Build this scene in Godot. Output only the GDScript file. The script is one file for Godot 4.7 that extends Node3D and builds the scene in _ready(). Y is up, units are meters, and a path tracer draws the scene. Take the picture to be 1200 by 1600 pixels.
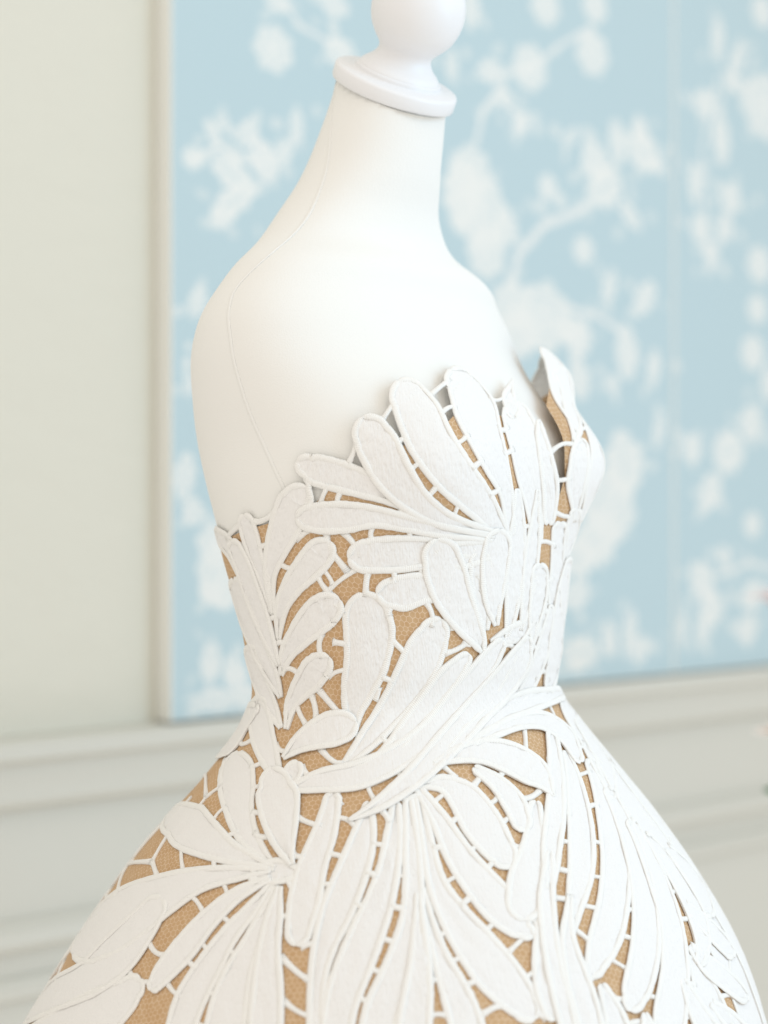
extends Node3D

# ------------------------------------------------------------------ the form's shape
# Horizontal sections from the skirt up to the neck: height, half depth, width over depth, shift to the front.
const KH := [0.6917, 0.7833, 0.8154, 0.8429, 0.8842, 0.9254, 0.9667, 1.0033, 1.0194, 1.0537, 1.0858, 1.1133, 1.1408, 1.1683, 1.1958, 1.2325, 1.2600, 1.2829, 1.3013, 1.3196, 1.3402, 1.3608, 1.3883, 1.4250, 1.4617, 1.4892]
const KB := [0.2877, 0.2547, 0.2404, 0.2269, 0.2010, 0.1710, 0.1352, 0.1048, 0.0953, 0.0971, 0.1025, 0.1076, 0.1105, 0.1119, 0.1115, 0.1008, 0.0894, 0.0795, 0.0700, 0.0625, 0.0522, 0.0507, 0.0477, 0.0428, 0.0382, 0.0342]
const KR := [1.000, 1.000, 1.000, 1.000, 1.020, 1.050, 1.100, 1.200, 1.250, 1.250, 1.220, 1.200, 1.200, 1.220, 1.250, 1.450, 1.650, 1.800, 1.900, 1.900, 1.700, 1.350, 1.100, 1.020, 1.000, 1.000]
const KF := [-0.0176, -0.0021, 0.0037, 0.0079, 0.0114, 0.0138, 0.0161, 0.0142, 0.0105, 0.0084, 0.0059, 0.0013, -0.0037, -0.0096, -0.0159, -0.0231, -0.0289, -0.0296, -0.0284, -0.0265, -0.0348, -0.0348, -0.0248, -0.0128, -0.0040, -0.0044]
const AXIS_X := 0.0092
const BODY_BUMPS := [[33, 1.185, 0.016, 17, 0.034], [-33, 1.185, 0.02, 17, 0.034], [72, 1.275, 0.004, 14, 0.025]]
const DRESS_BUMPS := [[33, 1.185, 0.008, 17, 0.034], [-36, 1.195, 0.016, 20, 0.03], [-54, 1.256, 0.031, 19, 0.021], [30, 1.24, 0.004, 30, 0.02]]
# top edge of the lining: degrees round the form (0 = front, positive = the form's right side), mm above 1 m
const NECKLINE := [[-165, 125], [-140, 130], [-115, 150], [-95, 195], [-75, 235], [-60, 252], [-50, 254], [-40, 250], [-30, 240], [-20, 224], [-16, 195], [-14.5, 165], [-13.1, 154.4], [-10.2, 174], [-8.4, 188.3], [-6.2, 200], [-1.8, 207.2], [3.2, 213.8], [16.7, 217.5], [28.3, 215.2], [35.4, 203.5], [41.7, 199.1], [47.2, 190.1], [51.7, 181.3], [56.1, 176.1], [62.4, 171], [67.3, 165.4], [73, 154.1], [78.8, 150], [86.4, 143.8], [92.7, 140.8], [101.9, 136.5], [112.9, 130.6], [150, 125], [175, 125]]
const SEAM := [[136, 457.5], [105.1, 420.4], [86.7, 386.7], [78.9, 357.3], [84.3, 324.7], [89.6, 299.4], [89, 283.7], [87.1, 262], [87, 237], [86.3, 214.2], [84.5, 193.4], [82.1, 172.6], [80.4, 160.3]]
const FACING := 52.0
const CAP_NORMAL := Vector3(0.30, 0.845, 0.446)

var front := Vector3(sin(deg_to_rad(FACING)), 0, cos(deg_to_rad(FACING)))
var side := Vector3(-cos(deg_to_rad(FACING)), 0, sin(deg_to_rad(FACING)))
var slopes := {}
var rng := RandomNumberGenerator.new()
var grain := FastNoiseLite.new()
var gown: Node3D
var cotton: StandardMaterial3D
var cording: StandardMaterial3D
var leaf_count := 0


func slope_of(ys: Array) -> PackedFloat64Array:
	var m := PackedFloat64Array()
	var n := KH.size()
	m.resize(n)
	for i in n:
		if i == 0:
			m[i] = (ys[1] - ys[0]) / (KH[1] - KH[0])
		elif i == n - 1:
			m[i] = (ys[i] - ys[i - 1]) / (KH[i] - KH[i - 1])
		else:
			var w0: float = KH[i] - KH[i - 1]
			var w1: float = KH[i + 1] - KH[i]
			m[i] = ((ys[i] - ys[i - 1]) / w0 * w1 + (ys[i + 1] - ys[i]) / w1 * w0) / (w0 + w1)
	return m


func at_height(ys: Array, m: PackedFloat64Array, i: int, t: float, w: float) -> float:
	var u := 1.0 - t
	return (1.0 + 2.0 * t) * u * u * ys[i] + t * u * u * w * m[i] + t * t * (3.0 - 2.0 * t) * ys[i + 1] - t * t * u * w * m[i + 1]


func bumps(th: float, h: float, list: Array) -> float:
	var r := 0.0
	for b in list:
		var dh: float = (h - b[1]) / b[4]
		if absf(dh) > 4.0:
			continue
		var dt: float = wrapf(th - deg_to_rad(b[0]), -PI, PI) / deg_to_rad(b[3])
		r += b[2] * exp(-0.5 * (dt * dt + dh * dh))
	return r


func section(th: float, h: float, more: float) -> Vector3:
	var x := clampf(h, KH[0], KH[-1])
	var i: int = clampi(KH.bsearch(x) - 1, 0, KH.size() - 2)
	var w: float = KH[i + 1] - KH[i]
	var t: float = (x - KH[i]) / w
	var b := at_height(KB, slopes.b, i, t, w)
	var a := b * at_height(KR, slopes.r, i, t, w)
	var f := at_height(KF, slopes.f, i, t, w)
	var r := pow(pow(absf(sin(th) / a), 2.2) + pow(absf(cos(th) / b), 2.2), -1.0 / 2.2) + more
	return Vector3(AXIS_X, h, 0) + front * (f + r * cos(th)) + side * (r * sin(th))


func body(th: float, h: float) -> Vector3:
	return section(th, h, bumps(th, h, BODY_BUMPS))


func dress(th: float, h: float, off := 0.0015) -> Vector3:
	return section(th, h, bumps(th, h, BODY_BUMPS) + bumps(th, h, DRESS_BUMPS) + off)


func frame(th: float, h: float) -> Array:   # point, tangents and outward normal of the dress
	var p := dress(th, h)
	var st := (dress(th + 0.002, h) - p) / 0.002
	var sh := (dress(th, h + 0.0005) - p) / 0.0005
	return [p, st, sh, sh.cross(st).normalized() * -1.0 if sh.cross(st).dot(p - Vector3(AXIS_X, p.y, 0)) < 0 else sh.cross(st).normalized()]


func neckline(deg: float) -> float:
	var n := NECKLINE.size()
	for i in n + 1:
		var a: Array = NECKLINE[i % n] if i > 0 else [NECKLINE[n - 1][0] - 360.0, NECKLINE[n - 1][1]]
		var b: Array = NECKLINE[i % n]
		if i == 0:
			a = [NECKLINE[n - 1][0] - 360.0, NECKLINE[n - 1][1]]
			b = NECKLINE[0]
		elif i == n:
			a = NECKLINE[n - 1]
			b = [NECKLINE[0][0] + 360.0, NECKLINE[0][1]]
		else:
			a = NECKLINE[i - 1]
		if deg >= a[0] and deg <= b[0]:
			return 1.0 + 0.001 * lerpf(a[1], b[1], (deg - a[0]) / maxf(b[0] - a[0], 1e-6))
	return 1.13


# ------------------------------------------------------------------ helpers
func place(called: String, mesh: Mesh, material: Material, parent: Node) -> MeshInstance3D:
	var o := MeshInstance3D.new()
	o.name = called
	o.mesh = mesh
	o.material_override = material
	o.cast_shadow = GeometryInstance3D.SHADOW_CASTING_SETTING_ON
	parent.add_child(o, true)
	return o


func tag(o: Node, label: String, category: String, group := "") -> void:
	o.set_meta("label", label)
	o.set_meta("category", category)
	if group:
		o.set_meta("group", group)


func grid_mesh(points: Array, uvs: Array, closed := false) -> ArrayMesh:   # rows of Vector3
	var st := SurfaceTool.new()
	st.begin(Mesh.PRIMITIVE_TRIANGLES)
	st.set_smooth_group(0)
	var w: int = points[0].size()
	for j in points.size():
		for i in w:
			if uvs.size():
				st.set_uv(uvs[j][i])
			st.add_vertex(points[j][i])
	for j in points.size() - 1:
		for i in (w if closed else w - 1):
			var i2 := (i + 1) % w
			var a := j * w + i
			var b := j * w + i2
			var c := (j + 1) * w + i
			var d := (j + 1) * w + i2
			st.add_index(a); st.add_index(c); st.add_index(b)
			st.add_index(b); st.add_index(c); st.add_index(d)
	st.generate_normals()
	return st.commit()


func lathe(profile: Array, axis: Vector3, centre: Vector3, sides := 64) -> ArrayMesh:
	var z := axis.normalized()
	var x := z.cross(Vector3.FORWARD).normalized()
	var y := z.cross(x)
	var rows := []
	for p in profile:
		var row := []
		for k in sides:
			var a := TAU * k / sides
			row.append(centre + z * p[1] + (x * cos(a) + y * sin(a)) * maxf(p[0], 0.00005))
		rows.append(row)
	return grid_mesh(rows, [], true)


func rounded(profile: Array, steps := 4) -> Array:   # Catmull-Rom through a lathe profile
	var out := []
	for i in profile.size() - 1:
		var a: Array = profile[maxi(i - 1, 0)]
		var b: Array = profile[i]
		var c: Array = profile[i + 1]
		var d: Array = profile[mini(i + 2, profile.size() - 1)]
		for k in steps:
			var t := float(k) / steps
			out.append([cubic_interpolate(b[0], c[0], a[0], d[0], t), cubic_interpolate(b[1], c[1], a[1], d[1], t)])
	out.append(profile[-1])
	return out


func tube(path: Array, ups: Array, wide: PackedFloat32Array, high: PackedFloat32Array, sides := 8) -> ArrayMesh:
	var rows := []
	var uvs := []
	var run := 0.0
	for i in path.size():
		if i > 0:
			run += (path[i] as Vector3).distance_to(path[i - 1]) / 0.020
		var uv := []
		for k in sides:
			uv.append(Vector2(2.0 * absf(0.5 - float(k) / sides), run))
		uvs.append(uv)
		var t: Vector3 = (path[mini(i + 1, path.size() - 1)] - path[maxi(i - 1, 0)]).normalized()
		var u: Vector3 = ups[i]
		var b := u.cross(t).normalized()
		var row := []
		for k in sides:
			var a := TAU * k / sides
			row.append(path[i] + b * cos(a) * wide[i] + u * sin(a) * high[i])
		rows.append(row)
	for q in 2:   # closed ends
		var end := 0 if q == 0 else rows.size() - 1
		var middle: Vector3 = path[0 if q == 0 else path.size() - 1]
		var tip := []
		for k in sides:
			tip.append(middle + ((rows[end][k] as Vector3) - middle) * 0.05)
		if end == 0:
			uvs.push_front(uvs[0])
			rows.push_front(tip)
		else:
			uvs.append(uvs[-1])
			rows.append(tip)
	return grid_mesh(rows, uvs, true)


func box_st(st: SurfaceTool, lo: Vector3, hi: Vector3, bevel: float) -> void:
	var m := BoxMesh.new()
	m.size = hi - lo
	st.append_from(m, 0, Transform3D(Basis(), (lo + hi) / 2))


func extrude(profile: Array, x0: float, x1: float) -> ArrayMesh:   # closed outline of (y, z) swept along x
	var st := SurfaceTool.new()
	st.begin(Mesh.PRIMITIVE_TRIANGLES)
	st.set_smooth_group(-1)
	var n := profile.size()
	for i in n:
		var a: Array = profile[i]
		var b: Array = profile[(i + 1) % n]
		for v in [Vector3(x0, a[0], a[1]), Vector3(x1, a[0], a[1]), Vector3(x1, b[0], b[1]), Vector3(x0, a[0], a[1]), Vector3(x1, b[0], b[1]), Vector3(x0, b[0], b[1])]:
			st.add_vertex(v)
	st.generate_normals()
	return st.commit()


func paint(c: Color, rough: float) -> StandardMaterial3D:
	var m := StandardMaterial3D.new()
	m.albedo_color = c.linear_to_srgb()
	m.roughness = rough
	return m


func noise_normal(freq: float, octaves: int, strength: float, size := 256) -> NoiseTexture2D:
	var n := FastNoiseLite.new()
	n.seed = 11
	n.frequency = freq
	n.fractal_octaves = octaves
	var t := NoiseTexture2D.new()
	t.width = size
	t.height = size
	t.seamless = true
	t.as_normal_map = true
	t.bump_strength = strength
	t.noise = n
	return t


func cloth(m: StandardMaterial3D, tex: Texture2D, tile: float, strength: float) -> void:
	m.uv1_triplanar = true
	m.uv1_world_triplanar = true
	m.uv1_scale = Vector3.ONE / tile
	m.normal_enabled = true
	m.normal_texture = tex
	m.normal_scale = strength


func net_texture() -> ImageTexture:
	# eight by eight hexagonal cells of tulle over the nude lining
	var w := 384
	var hh := 333
	var tone := FastNoiseLite.new()
	tone.seed = 5
	tone.frequency = 0.016
	var im := Image.create(w, hh, false, Image.FORMAT_RGB8)
	var nude := Color(0.50, 0.31, 0.155).linear_to_srgb()
	var pale := Color(0.57, 0.39, 0.225).linear_to_srgb()
	var thread := Color(0.80, 0.67, 0.53).linear_to_srgb()
	for y in hh:
		for x in w:
			var p := Vector2(x / 48.0, y / 41.625 * 0.8660254)
			p += Vector2(sin(TAU * y / hh + 1.0) + 0.6 * sin(TAU * (2.0 * x / w + y / float(hh))), sin(TAU * x / w) + 0.7 * cos(TAU * (2.0 * y / hh - x / float(w)))) * 0.17
			var d1 := 9.0
			var d2 := 9.0
			var j0 := int(floor(p.y / 0.8660254))
			for j in range(j0 - 1, j0 + 3):
				var o := 0.5 * absi(j % 2)
				var i0 := int(floor(p.x - o))
				for i in range(i0 - 1, i0 + 3):
					var q := Vector2(i + o, j * 0.8660254)
					var d := p.distance_to(q)
					if d < d1:
						d2 = d1
						d1 = d
					elif d < d2:
						d2 = d
			var k := 1.0 - smoothstep(0.05, 0.14, d2 - d1)
			im.set_pixel(x, y, nude.lerp(pale, 0.5 + 0.6 * tone.get_noise_2d(x * 0.5, y * 0.5)).lerp(thread, k * 0.62))
	return ImageTexture.create_from_image(im)


# ------------------------------------------------------------------ the appliqué leaves and bars
# rows: centre (degrees, mm above 1 m) and half width (degrees, mm) from the leaf's base to its tip; tip: the end of its rounded head
func leaf(rows: Array, tip: Array, layer: float, foot := [], ruche := 0.0) -> void:
	leaf_count += 1
	var n := rows.size() / 4
	var per: int = 7
	var line := []
	for i in n - 1:
		for k in per + (1 if i == n - 2 else 0):
			var t := float(k) / per
			var v := []
			for q in 4:
				var a: float = rows[4 * maxi(i - 1, 0) + q]
				var b: float = rows[4 * i + q]
				var c: float = rows[4 * (i + 1) + q]
				var d: float = rows[4 * mini(i + 2, n - 1) + q]
				v.append(cubic_interpolate(b, c, a, d, t))
			line.append(v)
	if tip.size():
		var e: Array = line[-1]
		for k in range(1, 7):
			var a := PI / 2 * k / 6.0
			var s := sin(a)
			var c := cos(a)
			line.append([lerpf(e[0], tip[0], s), lerpf(e[1], tip[1], s), e[2] * c, e[3] * c])
	if foot.size():
		var e: Array = line[0]
		for k in range(1, 6):
			var a := PI / 2 * k / 5.0
			line.push_front([lerpf(e[0], foot[0], sin(a)), lerpf(e[1], foot[1], sin(a)), e[2] * cos(a), e[3] * cos(a)])
	var cols := [-1.0, -1.0, -0.84, -0.6, -0.3, 0.0, 0.3, 0.6, 0.84, 1.0, 1.0]
	var base := 0.0003 + 0.0006 * layer + 0.0001 * (leaf_count % 5)
	var pts := []
	var l_edge := []
	var r_edge := []
	var phase := rng.randf() * 50.0
	var lift := rng.randf_range(0.0000, 0.0005)
	for j in line.size():
		var v: Array = line[j]
		var along := float(j) / line.size()
		var row := []
		var mid := frame(deg_to_rad(v[0]), 1.0 + 0.001 * v[1])
		var half := (mid[1] as Vector3).length() * deg_to_rad(v[2])
		var wide := Vector2(half, 0.001 * v[3] * (mid[2] as Vector3).length()).length()
		for c in cols.size():
			var u: float = cols[c]
			var th := deg_to_rad(v[0] + v[2] * u)
			var h: float = 1.0 + 0.001 * (v[1] + v[3] * u)
			var f: Array = frame(th, h)
			var off := base + lift * along
			if c == 0 or c == cols.size() - 1:
				off = 0.0001 + 0.0005 * layer
			else:
				off += minf(0.0005, wide * 0.07) * (1.0 - u * u) * smoothstep(0.0, 0.25, along)
				off += 0.0007 * grain.get_noise_3d(along * 30.0 + phase, u * 7.0, phase) * smoothstep(0.001, 0.006, wide)
				off += 0.00035 * pow(absf(u), 3.0) * grain.get_noise_2d(j * 14.0 + phase, u * 30.0)   # puckers beside the stitching
				off += ruche * 0.0005 * sin(j * 1.9 + 2.0 * grain.get_noise_2d(u * 9.0, j * 2.0 + phase)) * (0.6 + grain.get_noise_2d(j * 3.0, u * 7.0 + phase))
				off += 0.0010 * grain.get_noise_3d(along * 6.0, u * 15.0 + phase, phase + 9.0) * (1.25 - along) * smoothstep(0.001, 0.005, wide)
			row.append(f[0] + f[3] * off)
			if u == -1.0 and c == 0 or u == 1.0 and c == cols.size() - 1:
				var inset := minf(0.0020, wide * 0.5) / maxf(wide, 0.0004)
				var th2 := deg_to_rad(v[0] + v[2] * u * (1.0 - inset))
				var h2: float = 1.0 + 0.001 * (v[1] + v[3] * u * (1.0 - inset))
				var g: Array = frame(th2, h2)
				var fat := clampf(wide * 0.40 + 0.0004, 0.0006, 0.0023) * (1.0 + 0.16 * grain.get_noise_2d(j * 17.0 + phase, u * 40.0) + rng.randf_range(-0.05, 0.05))
				(l_edge if c == 0 else r_edge).append([g[0] + g[3] * (base + 0.0002 + lift * along), g[3], fat])
		pts.append(row)
	var o := place("leaf_applique", grid_mesh(pts, []), cotton, gown)
	r_edge.reverse()
	if tip.size():
		l_edge.pop_back()
	if foot.size():
		l_edge.pop_front()
	var run := l_edge + r_edge
	var path := []
	var ups := []
	var wides := PackedFloat32Array()
	var highs := PackedFloat32Array()
	for q in run:
		path.append(q[0])
		ups.append(q[1])
		wides.append(q[2])
		highs.append(q[2] * 0.32)
	place("corded_edge", tube(path, ups, wides, highs, 8), cording, o)


func bar(t0: float, h0: float, t1: float, h1: float) -> void:
	var path := []
	var ups := []
	var wides := PackedFloat32Array()
	var highs := PackedFloat32Array()
	var bow := rng.randf_range(-0.22, 0.22)
	var gauge := rng.randf_range(0.8, 1.2)
	for k in 7:
		var s := k / 6.0
		var th := deg_to_rad(lerpf(t0, t1, s) + bow * (h1 - h0) * 0.4 * sin(PI * s))
		var h := 1.0 + 0.001 * (lerpf(h0, h1, s) + bow * (t1 - t0) * 2.0 * sin(PI * s))
		var f := frame(th, h)
		path.append(f[0] + f[3] * (0.0009 * sin(PI * s) - 0.0003))
		ups.append(f[3])
		var fat := 0.0018 * gauge + 0.0012 * pow(absf(s - 0.5) * 2.0, 3.0) + rng.randf_range(-0.0001, 0.0001)
		wides.append(fat)
		highs.append(fat * 0.6)
	place("stitched_bar", tube(path, ups, wides, highs, 7), cording, gown)


# ------------------------------------------------------------------ printed panels
func stamp(im: Image, origin: Vector2, scale: float, m: Array, ink: Color) -> void:
	var p: Array = m[1]
	var at := Vector2(p[0] - origin.x, origin.y - p[1]) * scale
	var ang := deg_to_rad(m[3][0])
	var strength: float = m[3][1]
	if m[0] == "stem":
		var w: float = m[2][0] * scale
		for i in range(0, p.size() - 2, 2):
			var a := Vector2(p[i] - origin.x, origin.y - p[i + 1]) * scale
			var b := Vector2(p[i + 2] - origin.x, origin.y - p[i + 3]) * scale
			for y in range(int(minf(a.y, b.y) - w - 1), int(maxf(a.y, b.y) + w + 2)):
				for x in range(int(minf(a.x, b.x) - w - 1), int(maxf(a.x, b.x) + w + 2)):
					if x < 0 or y < 0 or x >= im.get_width() or y >= im.get_height():
						continue
					var q := Geometry2D.get_closest_point_to_segment(Vector2(x, y), a, b)
					var k := clampf(w * 0.5 + 0.5 - q.distance_to(Vector2(x, y)), 0.0, 1.0) * strength
					if k > 0.0:
						im.set_pixel(x, y, im.get_pixel(x, y).lerp(ink, k))
		return
	var r: Vector2 = 1.1 * Vector2(m[2][0], m[2][0] if m[0] == "flower" else m[2][1]) * scale
	var reach := int(maxf(r.x, r.y) * 1.25) + 2
	for y in range(int(at.y) - reach, int(at.y) + reach + 1):
		for x in range(int(at.x) - reach, int(at.x) + reach + 1):
			if x < 0 or y < 0 or x >= im.get_width() or y >= im.get_height():
				continue
			var d := (Vector2(x, y) - at).rotated(-ang)
			var k := 0.0
			if m[0] == "leaf":
				var e := Vector2(d.x / r.x, d.y / r.y)
				var along := e.y if r.y > r.x else e.x
				var across := e.x if r.y > r.x else e.y
				var edge := 0.9 * (1.0 - along * along) - absf(across) + 0.12 * sin(14.0 * along + at.x)
				k = clampf(edge * minf(r.x, r.y) * 0.5, 0.0, 1.0)
				var vein := absf(d.x if r.y > r.x else d.y)
				k *= 1.0 - 0.5 * clampf(1.8 - vein, 0.0, 1.0)
			else:
				var a := d.angle()
				var l := d.length() / r.x
				var rim := 0.80 + 0.20 * absf(sin(a * 3.5 + at.y))
				k = clampf((rim - l) * r.x * 0.5, 0.0, 1.0)
				k *= 1.0 - 0.35 * smoothstep(0.75, 1.0, absf(sin(l * 9.0 + 0.6 * sin(a * 5.0 + at.x)))) * smoothstep(0.15, 0.4, l)
			if k > 0.0:
				im.set_pixel(x, y, im.get_pixel(x, y).lerp(ink, k * strength * (0.86 + 0.3 * grain.get_noise_2d(x * 0.7, y * 0.7))))


func panel_print(motifs: Array, lo: Vector2, hi: Vector2, ground: Color, ink: Color) -> ImageTexture:
	var scale := 620.0
	var im := Image.create(int((hi.x - lo.x) * scale), int((hi.y - lo.y) * scale), false, Image.FORMAT_RGB8)
	im.fill(ground.linear_to_srgb())
	for m in motifs:
		stamp(im, Vector2(lo.x, hi.y), scale, m, ink.linear_to_srgb())
	# above and below what was copied the same growing branches carry on
	return ImageTexture.create_from_image(im)


func wall_panel(lo: Vector2, hi: Vector2, motifs: Array, at_wall: Transform3D, label: String) -> void:
	var o := Node3D.new()
	o.name = "printed_wall_panel"
	add_child(o, true)
	o.transform = at_wall
	tag(o, label, "wall panel", "blue floral wall panels")
	o.set_meta("kind", "thing")
	var t := 0.036
	# a stretched panel with rounded wrapped edges
	var r := 0.002
	var rows := []
	for z in [[0.0, 0.001], [0.0, t - r], [r * 0.3, t - r * 0.3], [r, t]]:
		var i: float = z[0]
		rows.append([Vector3(lo.x + i, lo.y + i, z[1]), Vector3(hi.x - i, lo.y + i, z[1]), Vector3(hi.x - i, hi.y - i, z[1]), Vector3(lo.x + i, hi.y - i, z[1])])
	var st := SurfaceTool.new()
	st.begin(Mesh.PRIMITIVE_TRIANGLES)
	st.set_smooth_group(-1)
	for j in 3:
		for i in 4:
			var a: Vector3 = rows[j][i]
			var b: Vector3 = rows[j][(i + 1) % 4]
			var c: Vector3 = rows[j + 1][i]
			var d: Vector3 = rows[j + 1][(i + 1) % 4]
			for v in [a, c, b, b, c, d]:
				st.add_vertex(v)
	st.generate_normals()
	place("wrapped_edge", st.commit(), paint(Color(0.80, 0.80, 0.76), 0.8), o)
	var face := [[Vector3(lo.x + r, hi.y - r, t), Vector3(hi.x - r, hi.y - r, t)], [Vector3(lo.x + r, lo.y + r, t), Vector3(hi.x - r, lo.y + r, t)]]
	var uv := [[Vector2(0, 0), Vector2(1, 0)], [Vector2(0, 1), Vector2(1, 1)]]
	var m := paint(Color.WHITE, 0.75)
	m.albedo_texture = panel_print(motifs, lo, hi, Color(0.475, 0.615, 0.66), Color(0.78, 0.80, 0.78))
	place("printed_face", grid_mesh(face, uv), m, o)


# ------------------------------------------------------------------ flowers at the right edge
func blossom(centre: Vector3, size: float, m: Material, parent: Node) -> void:
	var st := SurfaceTool.new()
	st.begin(Mesh.PRIMITIVE_TRIANGLES)
	for ring in 4:
		var count := 3 + ring * 2
		for k in count:
			var a := TAU * k / count + ring * 0.7
			var rows := []
			var open := 0.25 + ring * 0.28
			for j in 6:
				var s := j / 5.0
				var row := []
				for i in 6:
					var u := i / 5.0 * 2.0 - 1.0
					var spread := u * sin(PI * minf(0.93, 0.15 + s * 0.75)) * (0.75 - ring * 0.05)
					var lean := open * s * s + 0.12 * ring
					var rad := size * (0.12 + lean * 0.8 + 0.05 * u * u)
					row.append(centre + Vector3(cos(a + spread) * rad, size * (0.95 * s - 0.25 - 0.35 * lean * s), sin(a + spread) * rad))
				rows.append(row)
			st.append_from(grid_mesh(rows, []), 0, Transform3D())
	place("blossom", st.commit(), m, parent)


func bouquet() -> void:
	var o := Node3D.new()
	o.name = "flower_spray"
	add_child(o, true)
	tag(o, "out of focus pink flowers with a green leaf at the right edge", "flowers")
	var pink := paint(Color(0.90, 0.84, 0.845), 0.7)
	pink.backlight_enabled = true
	pink.backlight = Color(0.9, 0.86, 0.86)
	var peach := paint(Color(0.90, 0.84, 0.80), 0.7)
	peach.backlight_enabled = true
	peach.backlight = Color(0.9, 0.86, 0.83)
	var green := paint(Color(0.05, 0.16, 0.05), 0.55)
	var foot := Vector3(0.60, 0.62, -0.78)
	var heads := [[Vector3(0.503, 1.036, -0.80), 0.045, pink], [Vector3(0.486, 0.880, -0.74), 0.034, peach], [Vector3(0.600, 0.960, -0.82), 0.050, pink], [Vector3(0.630, 0.850, -0.76), 0.045, peach]]
	for q in heads:
		blossom(q[0], q[1], q[2], o)
		var path := []
		var ups := []
		var w := PackedFloat32Array()
		for k in 9:
			var s := k / 8.0
			path.append((q[0] as Vector3).lerp(foot, s) + Vector3(0.03 * sin(PI * s), -0.01, 0))
			ups.append(Vector3(0, 0, 1))
			w.append(0.0025)
		place("flower_stem", tube(path, ups, w, w, 6), green, o)
	for q in [[Vector3(0.520, 0.812, -0.75), Vector3(-0.066, 0.014, 0.01)], [Vector3(0.56, 0.77, -0.76), Vector3(-0.01, 0.07, 0.02)], [Vector3(0.60, 0.90, -0.78), Vector3(0.05, 0.05, 0)], [Vector3(0.59, 0.80, -0.77), Vector3(0.06, 0.02, 0.02)]]:
		var rows := []
		for j in 9:
			var s := j / 8.0
			var row := []
			for i in 5:
				var u := i / 4.0 * 2.0 - 1.0
				row.append(q[0] + q[1] * s + Vector3(0.3, 1, 0.4).normalized() * u * 0.014 * sin(PI * clampf(s, 0.03, 0.98)) + Vector3(0, -0.008 * s * s, 0.004 * u * u))
			rows.append(row)
		place("flower_leaf", grid_mesh(rows, []), green, o)


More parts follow.
